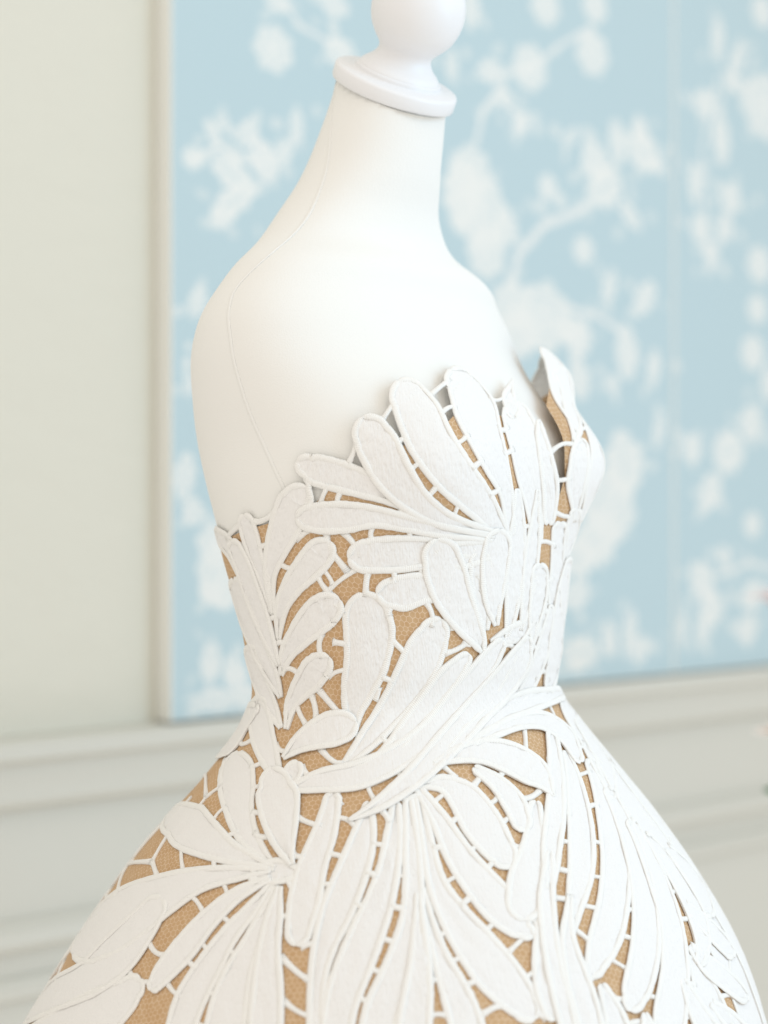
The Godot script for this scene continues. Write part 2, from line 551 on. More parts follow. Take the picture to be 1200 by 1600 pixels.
func _ready() -> void:
	# ---------------------------------------------------------------- camera, light, exposure
	var cam := Camera3D.new()
	cam.name = "camera"
	cam.position = Vector3(0, 1.15, 1.1)
	cam.near = 0.05
	cam.far = 60.0
	var optics := CameraAttributesPhysical.new()
	optics.frustum_focal_length = 36.0
	optics.frustum_focus_distance = 1.0
	optics.exposure_aperture = 2.0
	optics.frustum_near = 0.05
	optics.frustum_far = 60.0
	cam.attributes = optics
	cam.fov = 36.87
	add_child(cam)
	cam.current = true
	var env := Environment.new()
	env.background_mode = Environment.BG_COLOR
	env.background_color = Color(1.0, 0.94, 0.865).linear_to_srgb()
	env.background_energy_multiplier = 0.86
	env.tonemap_mode = Environment.TONE_MAPPER_LINEAR
	env.tonemap_exposure = 1.09
	env.sdfgi_enabled = true
	env.ssao_enabled = true
	env.ssil_enabled = true
	var we := WorldEnvironment.new()
	we.name = "environment"
	we.environment = env
	add_child(we)
	# the tall window to the right of the form and the paler one behind the camera
	for q in [[Vector3(1.9, 1.75, 0.75), Vector3(0, 1.1, 0.0), Vector2(1.3, 1.9), 1.9, Color(0.66, 0.86, 1.0)], [Vector3(0.2, 2.9, 1.3), Vector3(0.0, 1.0, 0.0), Vector2(2.2, 2.2), 0.8, Color(1.0, 0.985, 0.95)]]:
		var l := AreaLight3D.new()
		l.name = "window_light"
		l.area_size = q[2]
		l.light_energy = q[3]
		l.light_color = q[4]
		l.shadow_enabled = true
		l.area_range = 12.0
		add_child(l, true)
		l.look_at_from_position(q[0], q[1])

	for k in [["b", KB], ["r", KR], ["f", KF]]:
		slopes[k[0]] = slope_of(k[1])
	rng.seed = 4
	grain.seed = 3
	grain.frequency = 0.25
	grain.fractal_octaves = 3

	# ---------------------------------------------------------------- wall, chair rail, wainscot
	var turn := deg_to_rad(38.0)
	var at_wall := Transform3D(Basis(Vector3(cos(turn), 0, -sin(turn)), Vector3.UP, Vector3(sin(turn), 0, cos(turn))), Vector3(0, 0, -1.0))
	var plaster := paint(Color(0.68, 0.67, 0.59), 0.85)
	cloth(plaster, noise_normal(0.03, 4, 4.0), 0.6, 0.25)
	var wood := paint(Color(0.61, 0.61, 0.555), 0.5)
	cloth(wood, noise_normal(0.02, 3, 3.0), 0.5, 0.12)
	var wall := place("wall", extrude([[0.0, 0.0], [2.9, 0.0], [2.9, -0.15], [0.0, -0.15]], -1.6, 2.4), plaster, self)
	wall.transform = at_wall
	wall.set_meta("kind", "structure")
	var wainscot := place("wainscot_board", extrude([[0.0, 0.0], [0.0, 0.008], [0.82, 0.008], [0.82, 0.0]], -1.6, 2.4), wood, wall)
	place("chair_rail", extrude([[0.893, 0.0005], [0.893, 0.048], [0.889, 0.054], [0.874, 0.054], [0.869, 0.049], [0.866, 0.038], [0.850, 0.036], [0.838, 0.034], [0.822, 0.033], [0.816, 0.029], [0.812, 0.020], [0.809, 0.012], [0.809, 0.0005]], -1.6, 2.4), wood, wall)
	place("panel_moulding", extrude([[0.684, 0.0085], [0.682, 0.014], [0.672, 0.026], [0.658, 0.028], [0.650, 0.022], [0.646, 0.012], [0.645, 0.0085]], -1.6, 2.4), wood, wall)
	place("panel_moulding", extrude([[0.618, 0.0085], [0.616, 0.014], [0.606, 0.022], [0.596, 0.022], [0.590, 0.014], [0.588, 0.0085]], -1.6, 2.4), wood, wall)

	# ---------------------------------------------------------------- the two printed panels
	var motifs := [
		["stem", [-0.193, 1.801, -0.164, 1.774, -0.092, 1.756], [0.007], [0, 0.8]],
		["flower", [-0.208, 1.738], [0.031], [0, 1]],
		["leaf", [-0.201, 1.799], [0.021, 0.015], [0, 1]],
		["leaf", [-0.105, 1.754], [0.027, 0.020], [-20, 1]],
		["leaf", [-0.113, 1.814], [0.029, 0.017], [10, 1]],
		["stem", [-0.325, 1.583, -0.289, 1.604, -0.251, 1.589, -0.213, 1.595], [0.006], [0, 0.8]],
		["flower", [-0.327, 1.583], [0.016], [0, 1]],
		["leaf", [-0.298, 1.618], [0.022, 0.011], [60, 1]],
		["leaf", [-0.284, 1.631], [0.016, 0.008], [-50, 1]],
		["leaf", [-0.270, 1.571], [0.040, 0.021], [35, 1]],
		["leaf", [-0.246, 1.626], [0.024, 0.016], [-60, 1]],
		["leaf", [-0.222, 1.593], [0.033, 0.021], [60, 1]],
		["leaf", [-0.265, 1.540], [0.047, 0.019], [-38, 1]],
		["leaf", [-0.284, 1.514], [0.024, 0.014], [-30, 1]],
		["leaf", [-0.172, 1.646], [0.012, 0.028], [0, 1]],
		["leaf", [-0.193, 1.606], [0.025, 0.013], [-50, 1]],
		["leaf", [-0.320, 1.408], [0.014, 0.024], [20, 1]],
		["flower", [-0.332, 1.352], [0.007], [0, 1]],
		["flower", [-0.334, 1.333], [0.008], [0, 1]],
		["leaf", [-0.332, 1.306], [0.009, 0.019], [0, 1]],
		["leaf", [-0.338, 1.195], [0.016, 0.032], [10, 1]],
		["leaf", [-0.325, 1.150], [0.016, 0.019], [0, 1]],
		["flower", [-0.293, 1.111], [0.029], [0, 1]],
		["flower", [-0.279, 1.071], [0.042], [0, 1]],
		["leaf", [-0.298, 1.048], [0.022, 0.016], [20, 1]],
		["leaf", [-0.301, 0.965], [0.016, 0.032], [5, 1]],
		["leaf", [-0.265, 0.947], [0.018, 0.029], [-20, 1]],
		["leaf", [-0.293, 0.918], [0.035, 0.016], [5, 1]],
		["leaf", [-0.246, 0.918], [0.024, 0.016], [0, 1]],
		["leaf", [-0.325, 0.908], [0.013, 0.009], [0, 1]],
		["leaf", [0.125, 1.856], [0.020, 0.031], [0, 1]],
		["flower", [0.270, 1.889], [0.030], [0, 1]],
		["flower", [0.373, 1.910], [0.027], [0, 1]],
		["stem", [0.155, 1.764, 0.242, 1.793, 0.293, 1.833, 0.367, 1.878], [0.008], [0, 0.8]],
		["flower", [0.239, 1.794], [0.035], [0, 1]],
		["flower", [0.368, 1.838], [0.035], [0, 1]],
		["leaf", [0.161, 1.776], [0.029, 0.018], [-20, 1]],
		["leaf", [0.090, 1.770], [0.013, 0.027], [0, 1]],
		["stem", [0.186, 1.760, 0.149, 1.718, 0.134, 1.666], [0.009], [0, 0.8]],
		["stem", [0.167, 1.739, 0.223, 1.721], [0.006], [0, 0.8]],
		["leaf", [0.219, 1.711], [0.024, 0.013], [50, 1]],
		["leaf", [0.223, 1.711], [0.024, 0.013], [-40, 1]],
		["leaf", [0.192, 1.743], [0.020, 0.013], [20, 1]],
		["flower", [0.125, 1.625], [0.040], [0, 1]],
		["flower", [0.143, 1.573], [0.053], [0, 1]],
		["leaf", [0.108, 1.595], [0.036, 0.054], [0, 1]],
		["leaf", [0.192, 1.556], [0.024, 0.028], [0, 1]],
		["flower", [0.155, 1.516], [0.037], [0, 1]],
		["leaf", [0.322, 1.706], [0.025, 0.011], [-45, 1]],
		["leaf", [0.373, 1.677], [0.035, 0.029], [60, 1]],
		["leaf", [0.422, 1.713], [0.020, 0.039], [-10, 1]],
		["leaf", [0.479, 1.707], [0.042, 0.032], [20, 1]],
		["leaf", [0.471, 1.736], [0.018, 0.026], [0, 1]],
		["leaf", [0.394, 1.642], [0.043, 0.035], [-30, 1]],
		["leaf", [0.450, 1.605], [0.034, 0.016], [40, 1]],
		["leaf", [0.508, 1.691], [0.020, 0.016], [0, 1]],
		["flower", [0.275, 1.626], [0.020], [0, 1]],
		["leaf", [0.300, 1.609], [0.013, 0.015], [0, 1]],
		["stem", [0.204, 1.470, 0.214, 1.517, 0.267, 1.569, 0.333, 1.594, 0.373, 1.620], [0.013], [0, 0.8]],
		["flower", [0.349, 1.541], [0.023], [0, 1]],
		["leaf", [0.261, 1.596], [0.009, 0.017], [40, 1]],
		["flower", [0.204, 1.443], [0.041], [0, 1]],
		["flower", [0.267, 1.434], [0.053], [0, 1]],
		["leaf", [0.217, 1.407], [0.043, 0.037], [0, 1]],
		["leaf", [0.320, 1.419], [0.033, 0.025], [10, 1]],
		["stem", [0.307, 1.453, 0.373, 1.447, 0.436, 1.423], [0.010], [0, 0.8]],
		["leaf", [0.404, 1.490], [0.016, 0.033], [20, 1]],
		["leaf", [0.483, 1.481], [0.022, 0.036], [40, 1]],
		["leaf", [0.443, 1.394], [0.026, 0.045], [-5, 1]],
		["leaf", [0.503, 1.373], [0.016, 0.036], [8, 1]],
		["leaf", [0.340, 1.407], [0.027, 0.033], [20, 1]],
		["leaf", [0.340, 1.348], [0.025, 0.033], [-15, 1]],
		["leaf", [0.412, 1.344], [0.014, 0.018], [0, 1]],
		["leaf", [0.515, 1.277], [0.014, 0.036], [15, 1]],
		["leaf", [0.436, 1.223], [0.047, 0.051], [-10, 1]],
		["flower", [0.408, 1.160], [0.055], [0, 1]],
		["leaf", [0.380, 1.112], [0.049, 0.045], [-20, 1]],
		["leaf", [0.340, 1.083], [0.038, 0.035], [0, 1]],
		["leaf", [0.333, 1.027], [0.033, 0.023], [-8, 1]],
		["leaf", [0.450, 0.969], [0.016, 0.038], [8, 1]],
		["leaf", [0.404, 0.957], [0.018, 0.031], [-8, 1]],
		["leaf", [0.344, 0.941], [0.044, 0.025], [5, 1]],
		["leaf", [0.333, 0.922], [0.029, 0.013], [0, 1]],
		["leaf", [0.471, 0.938], [0.020, 0.024], [0, 1]],
		["leaf", [0.652, 1.915], [0.017, 0.038], [5, 1]],
		["leaf", [0.700, 1.888], [0.017, 0.036], [25, 1]],
		["flower", [0.765, 1.981], [0.028], [0, 1]],
		["flower", [0.770, 1.824], [0.056], [0, 1]],
		["leaf", [0.700, 1.849], [0.042, 0.015], [20, 1]],
		["leaf", [0.617, 1.804], [0.027, 0.025], [0, 1]],
		["leaf", [0.660, 1.754], [0.023, 0.048], [-6, 1]],
		["leaf", [0.597, 1.677], [0.019, 0.035], [5, 1]],
		["leaf", [0.684, 1.661], [0.029, 0.027], [20, 1]],
		["stem", [0.652, 1.851, 0.613, 1.732, 0.621, 1.631, 0.636, 1.540], [0.006], [0, 0.8]],
		["leaf", [0.608, 1.604], [0.023, 0.027], [20, 1]],
		["leaf", [0.671, 1.611], [0.021, 0.025], [-20, 1]],
		["leaf", [0.633, 1.550], [0.012, 0.025], [15, 1]],
		["leaf", [0.633, 1.570], [0.021, 0.015], [0, 1]],
		["flower", [0.757, 1.560], [0.032], [0, 1]],
		["flower", [0.752, 1.486], [0.026], [0, 1]],
		["flower", [0.740, 1.413], [0.031], [0, 1]],
		["leaf", [0.782, 1.363], [0.022, 0.032], [0, 1]],
		["leaf", [0.590, 1.251], [0.025, 0.027], [30, 1]],
		["leaf", [0.680, 1.249], [0.042, 0.038], [-10, 1]],
		["leaf", [0.636, 1.186], [0.027, 0.031], [20, 1]],
		["leaf", [0.735, 1.297], [0.032, 0.030], [0, 1]],
		["leaf", [0.621, 1.160], [0.021, 0.014], [-30, 1]],
		["flower", [0.739, 1.129], [0.023], [0, 1]],
		["leaf", [0.668, 1.078], [0.017, 0.023], [-40, 1]],
		["leaf", [0.613, 1.043], [0.035, 0.029], [40, 1]],
		["leaf", [0.636, 0.996], [0.031, 0.031], [0, 1]],
		["leaf", [0.567, 0.963], [0.012, 0.031], [5, 1]],
		["leaf", [0.613, 0.961], [0.017, 0.031], [-5, 1]],
		["stem", [0.652, 1.047, 0.732, 1.066, 0.799, 1.054], [0.009], [0, 0.8]],
		["leaf", [0.740, 1.013], [0.036, 0.026], [-20, 1]],
		["leaf", [0.724, 0.956], [0.028, 0.025], [0, 1]],
		["leaf", [0.867, 1.259], [0.044, 0.066], [0, 1]],
		["flower", [0.885, 1.477], [0.055], [0, 1]],
		["flower", [0.867, 1.041], [0.049], [0, 1]],
		["leaf", [0.850, 1.691], [0.044, 0.066], [0, 1]],
		["leaf", [-0.197, 1.788], [0.004, 0.010], [346.42621290037783, 0.8997385617487738]],
		["leaf", [-0.188, 1.796], [0.006, 0.010], [231.07263662595852, 0.8491563820898915]],
		["leaf", [-0.171, 1.775], [0.006, 0.014], [84.30586541629393, 0.7137226262524767]],
		["leaf", [-0.142, 1.785], [0.006, 0.011], [93.00841417148858, 0.7982529514835497]],
		["leaf", [-0.218, 1.780], [0.008, 0.016], [225.4368897469087, 0.6068551916084186]],
		["leaf", [-0.222, 1.811], [0.007, 0.010], [338.51030131287865, 0.7815847142227387]],
		["leaf", [-0.173, 1.800], [0.006, 0.011], [484.8329487678504, 0.6039902930209033]],
		["leaf", [-0.113, 1.780], [0.008, 0.016], [367.17249679903637, 0.7514485616206696]],
		["leaf", [-0.077, 1.750], [0.007, 0.013], [445.37244763748663, 0.9112882520458758]],
		["leaf", [-0.136, 1.736], [0.006, 0.010], [575.940102039706, 0.6872925109261016]],
		["leaf", [-0.114, 1.786], [0.009, 0.016], [163.01858660324632, 0.7085055771954721]],
		["leaf", [-0.147, 1.817], [0.009, 0.010], [306.64107107735674, 0.6700179014101121]],
		["leaf", [-0.087, 1.842], [0.007, 0.010], [399.71683518658193, 0.6426877025933219]],
		["leaf", [-0.312, 1.589], [0.005, 0.009], [160.57921190988856, 0.625576762102275]],
		["leaf", [-0.325, 1.578], [0.006, 0.013], [187.5400315956939, 0.8940214692155494]],
		["leaf", [-0.295, 1.604], [0.006, 0.013], [6.099187497357748, 0.7054332785131807]],
		["leaf", [-0.244, 1.598], [0.007, 0.009], [1.058465782588196, 0.8895488460411956]],
		["leaf", [-0.220, 1.601], [0.007, 0.012], [356.56555424569405, 0.6250064407299298]],
		["leaf", [-0.229, 1.600], [0.004, 0.012], [178.9948979921355, 0.7358067571697718]],
		["leaf", [-0.277, 1.605], [0.008, 0.012], [126.35090229577662, 0.6943231983641871]],
		["leaf", [-0.318, 1.606], [0.007, 0.009], [256.3659653864722, 0.8333284485359385]],
		["leaf", [-0.290, 1.637], [0.006, 0.011], [356.0896880025135, 0.9371142230897151]],
		["leaf", [-0.283, 1.647], [0.006, 0.010], [363.5521506300414, 0.847580419539792]],
		["leaf", [-0.271, 1.624], [0.007, 0.015], [503.17632530802945, 0.9210319963306555]],
		["leaf", [-0.301, 1.626], [0.006, 0.012], [652.4567821322564, 0.6977015012704726]],
		["leaf", [-0.222, 1.581], [0.007, 0.016], [461.80181584488145, 0.6683308054548005]],
		["leaf", [-0.287, 1.536], [0.006, 0.016], [585.3494487205021, 0.6747964447893192]],
		["leaf", [-0.312, 1.585], [0.008, 0.013], [685.178756715644, 0.8412131618135743]],
		["leaf", [-0.233, 1.648], [0.007, 0.012], [391.928145590514, 0.8852771731674056]],
		["leaf", [-0.229, 1.614], [0.008, 0.010], [489.9101117607469, 0.596816994621021]],
		["leaf", [-0.272, 1.626], [0.006, 0.015], [640.6102061504695, 0.6609316468097869]],
		["leaf", [-0.196, 1.619], [0.009, 0.015], [420.4615057362081, 0.6499595947093688]],
		["leaf", [-0.225, 1.560], [0.008, 0.011], [560.8054934989165, 0.8673751268137284]],
		["leaf", [-0.261, 1.596], [0.008, 0.016], [669.6299378645793, 0.8644998011294431]],
		["leaf", [-0.231, 1.504], [0.005, 0.012], [166.4027393783913, 0.9121715405053965]],
		["leaf", [-0.312, 1.540], [0.007, 0.015], [287.8215891313621, 0.6779677980858351]],
		["leaf", [-0.267, 1.591], [0.008, 0.013], [349.93427724976493, 0.8813778462260229]],
		["leaf", [-0.268, 1.536], [0.006, 0.010], [384.9305157700654, 0.6807164909425659]],
		["leaf", [-0.269, 1.498], [0.008, 0.011], [483.6235037580798, 0.6519657608674424]],
		["leaf", [-0.310, 1.506], [0.008, 0.009], [601.3409280645153, 0.667263266220779]],
		["leaf", [-0.164, 1.623], [0.005, 0.013], [179.1761467181536, 0.8800310437999241]],
		["leaf", [-0.203, 1.644], [0.009, 0.014], [274.97278846060135, 0.7751357636400037]],
		["leaf", [-0.140, 1.670], [0.009, 0.010], [403.04985832954856, 0.713128802698544]],
		["leaf", [-0.186, 1.586], [0.009, 0.013], [169.63262642217902, 0.7159332895707539]],
		["leaf", [-0.221, 1.610], [0.009, 0.016], [302.26969258182396, 0.943346010774447]],
		["leaf", [-0.179, 1.628], [0.008, 0.013], [378.7271970544128, 0.8220512954760248]],
		["leaf", [-0.346, 1.394], [0.007, 0.015], [246.19097088529895, 0.9247373149152283]],
		["leaf", [-0.315, 1.429], [0.007, 0.014], [390.99397906096823, 0.8089748724575245]],
		["leaf", [-0.298, 1.397], [0.005, 0.011], [510.56844241949534, 0.6888178687545211]],
		["leaf", [-0.336, 1.322], [0.007, 0.009], [328.1367236268491, 0.7819667725201424]],
		["leaf", [-0.308, 1.309], [0.006, 0.013], [472.25981733540516, 0.5932161342284602]],
		["leaf", [-0.349, 1.298], [0.007, 0.013], [633.3967813640741, 0.693254459220999]],
		["leaf", [-0.302, 1.202], [0.005, 0.010], [429.4557318484844, 0.6885108379503619]],
		["leaf", [-0.341, 1.161], [0.006, 0.013], [517.0352137664186, 0.6062786189580018]],
		["leaf", [-0.363, 1.221], [0.006, 0.008], [664.1173650522594, 0.6941981330025027]],
		["leaf", [-0.339, 1.138], [0.007, 0.014], [241.6579245993627, 0.8465737470621308]],
		["leaf", [-0.330, 1.167], [0.008, 0.010], [367.2428245422949, 0.7288521994845294]],
		["leaf", [-0.304, 1.144], [0.007, 0.011], [472.34986365867684, 0.8446241620426111]],
		["leaf", [-0.315, 1.033], [0.007, 0.011], [227.42984850542769, 0.8337358045282579]],
		["leaf", [-0.311, 1.064], [0.008, 0.009], [342.5969008745953, 0.8536349037629198]],
		["leaf", [-0.271, 1.048], [0.006, 0.015], [428.8021224630654, 0.5962686956344748]],
		["leaf", [-0.270, 0.952], [0.006, 0.016], [127.34766785231253, 0.845041713500464]],
		["leaf", [-0.329, 0.945], [0.005, 0.014], [216.32883031843392, 0.8918596806927601]],
		["leaf", [-0.316, 0.999], [0.005, 0.016], [314.8765595670879, 0.754391044981933]],
		["leaf", [-0.299, 0.958], [0.009, 0.015], [281.0628692358673, 0.6091048123673978]],
		["leaf", [-0.261, 0.977], [0.009, 0.013], [357.7476726197474, 0.7888989819176914]],
		["leaf", [-0.250, 0.923], [0.008, 0.010], [481.9984372946038, 0.5757033520034143]],
		["leaf", [-0.330, 0.923], [0.006, 0.013], [260.45502094643973, 0.7589260228774553]],
		["leaf", [-0.273, 0.945], [0.006, 0.014], [402.4024181276179, 0.6255903813597784]],
		["leaf", [-0.278, 0.882], [0.008, 0.014], [519.3089221927578, 0.8362963581823655]],
		["leaf", [-0.259, 0.901], [0.006, 0.012], [233.3323349834041, 0.8235361292906871]],
		["leaf", [-0.256, 0.944], [0.009, 0.013], [348.8534365806048, 0.7375567796730063]],
		["leaf", [-0.217, 0.925], [0.007, 0.010], [414.65453841089976, 0.638342927174724]],
		["leaf", [0.122, 1.882], [0.009, 0.014], [340.4943641727414, 0.7278121212819307]],
		["leaf", [0.152, 1.842], [0.007, 0.015], [512.9521031337897, 0.9186839113086789]],
		["leaf", [0.094, 1.826], [0.006, 0.012], [606.7062166456976, 0.8160096819937261]],
		["leaf", [0.193, 1.776], [0.008, 0.016], [215.48822435596844, 0.6600999087460631]],
		["leaf", [0.224, 1.786], [0.006, 0.013], [340.09368459593037, 0.7742002400083958]],
		["leaf", [0.291, 1.827], [0.007, 0.012], [41.037591544206514, 0.7894091380857486]],
		["leaf", [0.242, 1.800], [0.007, 0.011], [120.72220805343068, 0.7471990355919668]],
		["leaf", [0.369, 1.860], [0.007, 0.014], [226.31858452472122, 0.8287426007827745]],
		["leaf", [0.364, 1.868], [0.007, 0.014], [194.7590347621637, 0.7203074364507308]],
		["leaf", [0.122, 1.758], [0.006, 0.010], [275.69103951323643, 0.7541215771663343]],
		["leaf", [0.177, 1.809], [0.009, 0.014], [407.5642664677469, 0.7996448043451952]],
		["leaf", [0.189, 1.764], [0.006, 0.017], [512.7000551170764, 0.6928192924056035]],
		["leaf", [0.056, 1.773], [0.007, 0.017], [291.64791240904924, 0.8357143937243604]],
		["leaf", [0.116, 1.792], [0.009, 0.011], [411.79836402518055, 0.8106024535389154]],
		["leaf", [0.098, 1.748], [0.006, 0.010], [503.58494744280006, 0.6237088910293911]],
		["leaf", [0.175, 1.742], [0.007, 0.010], [204.66724429668577, 0.7044869683046664]],
		["leaf", [0.184, 1.753], [0.006, 0.013], [185.92651111467995, 0.698558939043026]],
		["leaf", [0.147, 1.711], [0.005, 0.015], [69.58621646416555, 0.6083214469680848]],
		["leaf", [0.142, 1.710], [0.007, 0.014], [161.2898886448112, 0.8355050423294427]],
		["leaf", [0.190, 1.740], [0.005, 0.011], [243.4636580065871, 0.7331641097391651]],
		["leaf", [0.188, 1.724], [0.005, 0.016], [201.83988915209434, 0.600361686531676]],
		["leaf", [0.249, 1.723], [0.009, 0.014], [435.9397234407804, 0.8929378432533944]],
		["leaf", [0.214, 1.688], [0.007, 0.018], [555.6953185247971, 0.910711887937721]],
		["leaf", [0.184, 1.709], [0.006, 0.011], [624.3934148078405, 0.9210224197611807]],
		["leaf", [0.201, 1.693], [0.006, 0.013], [226.42722790956216, 0.6838471635703011]],
		["leaf", [0.223, 1.734], [0.010, 0.018], [364.60021219453256, 0.5906455040595561]],
		["leaf", [0.255, 1.707], [0.009, 0.013], [485.47082444332693, 0.9486778019301221]],
		["leaf", [0.174, 1.756], [0.008, 0.014], [347.9715120368209, 0.5709661707391191]],
		["leaf", [0.221, 1.751], [0.006, 0.011], [459.5583730381094, 0.6946207250493898]],
		["leaf", [0.166, 1.728], [0.009, 0.012], [575.1113881982019, 0.9404299523561149]],
		["leaf", [0.171, 1.629], [0.007, 0.015], [417.5626494867387, 0.6267492086379625]],
		["leaf", [0.147, 1.557], [0.006, 0.012], [534.1058683868913, 0.9234708140128347]],
		["leaf", [0.048, 1.615], [0.009, 0.010], [668.0734534507393, 0.9397905526143879]],
		["leaf", [0.215, 1.582], [0.007, 0.009], [383.06237024748697, 0.8815700710294065]],
		["leaf", [0.219, 1.539], [0.009, 0.012], [474.19714964096045, 0.9048912213539169]],
		["leaf", [0.161, 1.548], [0.009, 0.016], [634.713858397124, 0.6024927328623497]],
		["leaf", [0.311, 1.680], [0.007, 0.019], [186.72023344817924, 0.9064533373204562]],
		["leaf", [0.291, 1.710], [0.010, 0.016], [306.99986052696187, 0.9034306695297165]],
		["leaf", [0.356, 1.718], [0.010, 0.015], [461.53397146418496, 0.8544520278853519]],
		["leaf", [0.428, 1.691], [0.006, 0.010], [85.60051888201713, 0.8275126558595243]],
		["leaf", [0.330, 1.648], [0.009, 0.016], [234.25207215280795, 0.8898743659681243]],
		["leaf", [0.358, 1.704], [0.009, 0.010], [329.23528925448556, 0.6834225671258979]],
		["leaf", [0.463, 1.745], [0.009, 0.012], [405.57085070820705, 0.6687174868745172]],
		["leaf", [0.410, 1.670], [0.009, 0.018], [550.7437373346849, 0.8487876259864422]],
		["leaf", [0.370, 1.714], [0.007, 0.018], [642.3696643384615, 0.7005857455792602]],
		["leaf", [0.468, 1.750], [0.010, 0.017], [369.03008805605987, 0.7747364138359119]],
		["leaf", [0.536, 1.719], [0.007, 0.014], [444.8740421575507, 0.8946991899586063]],
		["leaf", [0.461, 1.667], [0.007, 0.015], [531.4404829016238, 0.7991467661534797]],
		["leaf", [0.502, 1.753], [0.007, 0.017], [432.9953672299718, 0.6261031294416275]],
		["leaf", [0.498, 1.719], [0.008, 0.015], [502.4919457101287, 0.9035793188203125]],
		["leaf", [0.437, 1.727], [0.006, 0.017], [596.2804490975169, 0.8912008228867028]],
		["leaf", [0.351, 1.661], [0.010, 0.011], [314.8366749105547, 0.8819508973668317]],
		["leaf", [0.446, 1.657], [0.006, 0.013], [450.4602985903483, 0.604804908592537]],
		["leaf", [0.360, 1.597], [0.009, 0.018], [578.3277999277125, 0.6140427254267075]],
		["leaf", [0.424, 1.575], [0.011, 0.014], [223.54104481131435, 0.693908079238768]],
		["leaf", [0.453, 1.637], [0.010, 0.014], [349.59980703352676, 0.7217958243768822]],
		["leaf", [0.496, 1.607], [0.010, 0.014], [452.72325997267296, 0.6438967475545295]],
		["leaf", [0.528, 1.708], [0.006, 0.014], [426.7427270751404, 0.8105923449766576]],
		["leaf", [0.526, 1.682], [0.011, 0.011], [501.0524237053348, 0.7882053677263459]],
		["leaf", [0.481, 1.682], [0.010, 0.020], [586.4524066440688, 0.5624055968333643]],
		["leaf", [0.222, 1.495], [0.006, 0.016], [18.082639268445014, 0.7391984303361844]],
		["leaf", [0.197, 1.485], [0.008, 0.013], [22.488710772982152, 0.7657667887991706]],
		["leaf", [0.243, 1.542], [0.007, 0.012], [146.8308611261433, 0.7254013620736116]],
		["leaf", [0.252, 1.555], [0.007, 0.011], [125.68061326596842, 0.7177641801711895]],
		["leaf", [0.284, 1.579], [0.008, 0.011], [151.0520025398083, 0.6225758909377481]],
		["leaf", [0.313, 1.596], [0.005, 0.015], [207.9978366052094, 0.6646521438460559]],
		["leaf", [0.337, 1.603], [0.006, 0.014], [105.85573430355072, 0.8607178858341132]],
		["leaf", [0.343, 1.613], [0.006, 0.013], [303.2166353932378, 0.8181159757741796]],
		["leaf", [0.274, 1.586], [0.008, 0.011], [122.38883427912202, 0.6055825199859189]],
		["leaf", [0.241, 1.595], [0.010, 0.014], [298.62193386881114, 0.621694805984248]],
		["leaf", [0.268, 1.614], [0.007, 0.015], [401.4045009645605, 0.7164894422552364]],
		["leaf", [0.278, 1.399], [0.008, 0.017], [96.8267139875087, 0.7306380543721589]],
		["leaf", [0.186, 1.376], [0.006, 0.015], [240.64762780703396, 0.6234375470068935]],
		["leaf", [0.216, 1.447], [0.008, 0.010], [329.3325966930917, 0.7803113405074484]],
		["leaf", [0.353, 1.439], [0.009, 0.011], [412.6359789271954, 0.8499640045073664]],
		["leaf", [0.332, 1.391], [0.007, 0.012], [493.92965003022573, 0.8407397483696945]],
		["leaf", [0.280, 1.423], [0.007, 0.010], [641.3384001227145, 0.7833707843304922]],
		["leaf", [0.366, 1.460], [0.006, 0.014], [160.1051610291179, 0.7236993453979683]],
		["leaf", [0.327, 1.450], [0.007, 0.013], [261.11127004524553, 0.7535797449112035]],
		["leaf", [0.434, 1.420], [0.008, 0.011], [58.23418232353508, 0.634588446750794]],
		["leaf", [0.379, 1.453], [0.006, 0.012], [240.17239750416405, 0.8061685363159272]],
		["leaf", [0.452, 1.499], [0.008, 0.010], [439.28807256786104, 0.7583827996380706]],
		["leaf", [0.402, 1.458], [0.010, 0.013], [528.0973512390685, 0.7264758257217275]],
		["leaf", [0.384, 1.513], [0.008, 0.019], [693.098679628999, 0.6770777261812277]],
		["leaf", [0.454, 1.454], [0.011, 0.017], [243.05265062293358, 0.6147055419769494]],
		["leaf", [0.444, 1.498], [0.008, 0.015], [314.7641619268418, 0.5640487115096865]],
		["leaf", [0.527, 1.474], [0.007, 0.011], [462.33633155704445, 0.614396151334413]],
		["leaf", [0.424, 1.430], [0.008, 0.018], [343.17721017399754, 0.5772202408437824]],
		["leaf", [0.505, 1.382], [0.009, 0.018], [449.6063756203626, 0.829268576487572]],
		["leaf", [0.381, 1.365], [0.008, 0.012], [611.9305705970488, 0.948717947010373]],
		["leaf", [0.553, 1.380], [0.011, 0.012], [452.1207442500812, 0.8926037696185958]],
		["leaf", [0.482, 1.337], [0.008, 0.017], [544.7930801565172, 0.82243965619872]],
		["leaf", [0.464, 1.388], [0.007, 0.013], [632.8471660605766, 0.8308920468418592]],
		["leaf", [0.378, 1.417], [0.008, 0.011], [438.54858875360355, 0.5551150580191486]],
		["leaf", [0.325, 1.376], [0.007, 0.014], [548.0447491985543, 0.7436826516446047]],
		["leaf", [0.293, 1.418], [0.007, 0.010], [657.6934356212079, 0.7404802088573391]],
		["leaf", [0.297, 1.327], [0.008, 0.011], [262.3705350311238, 0.8714246685259373]],
		["leaf", [0.338, 1.379], [0.007, 0.015], [359.3495513400674, 0.8436036379576671]],
		["leaf", [0.392, 1.356], [0.008, 0.013], [447.80778999117695, 0.5765722319877454]],
		["leaf", [0.423, 1.358], [0.006, 0.015], [407.713901328504, 0.6454802062351523]],
		["leaf", [0.417, 1.326], [0.008, 0.019], [520.1571002813356, 0.8308084433371152]],
		["leaf", [0.388, 1.340], [0.008, 0.019], [598.071786635154, 0.7097686237612013]],
		["leaf", [0.560, 1.270], [0.010, 0.017], [133.1236429968842, 0.8435826693065304]],
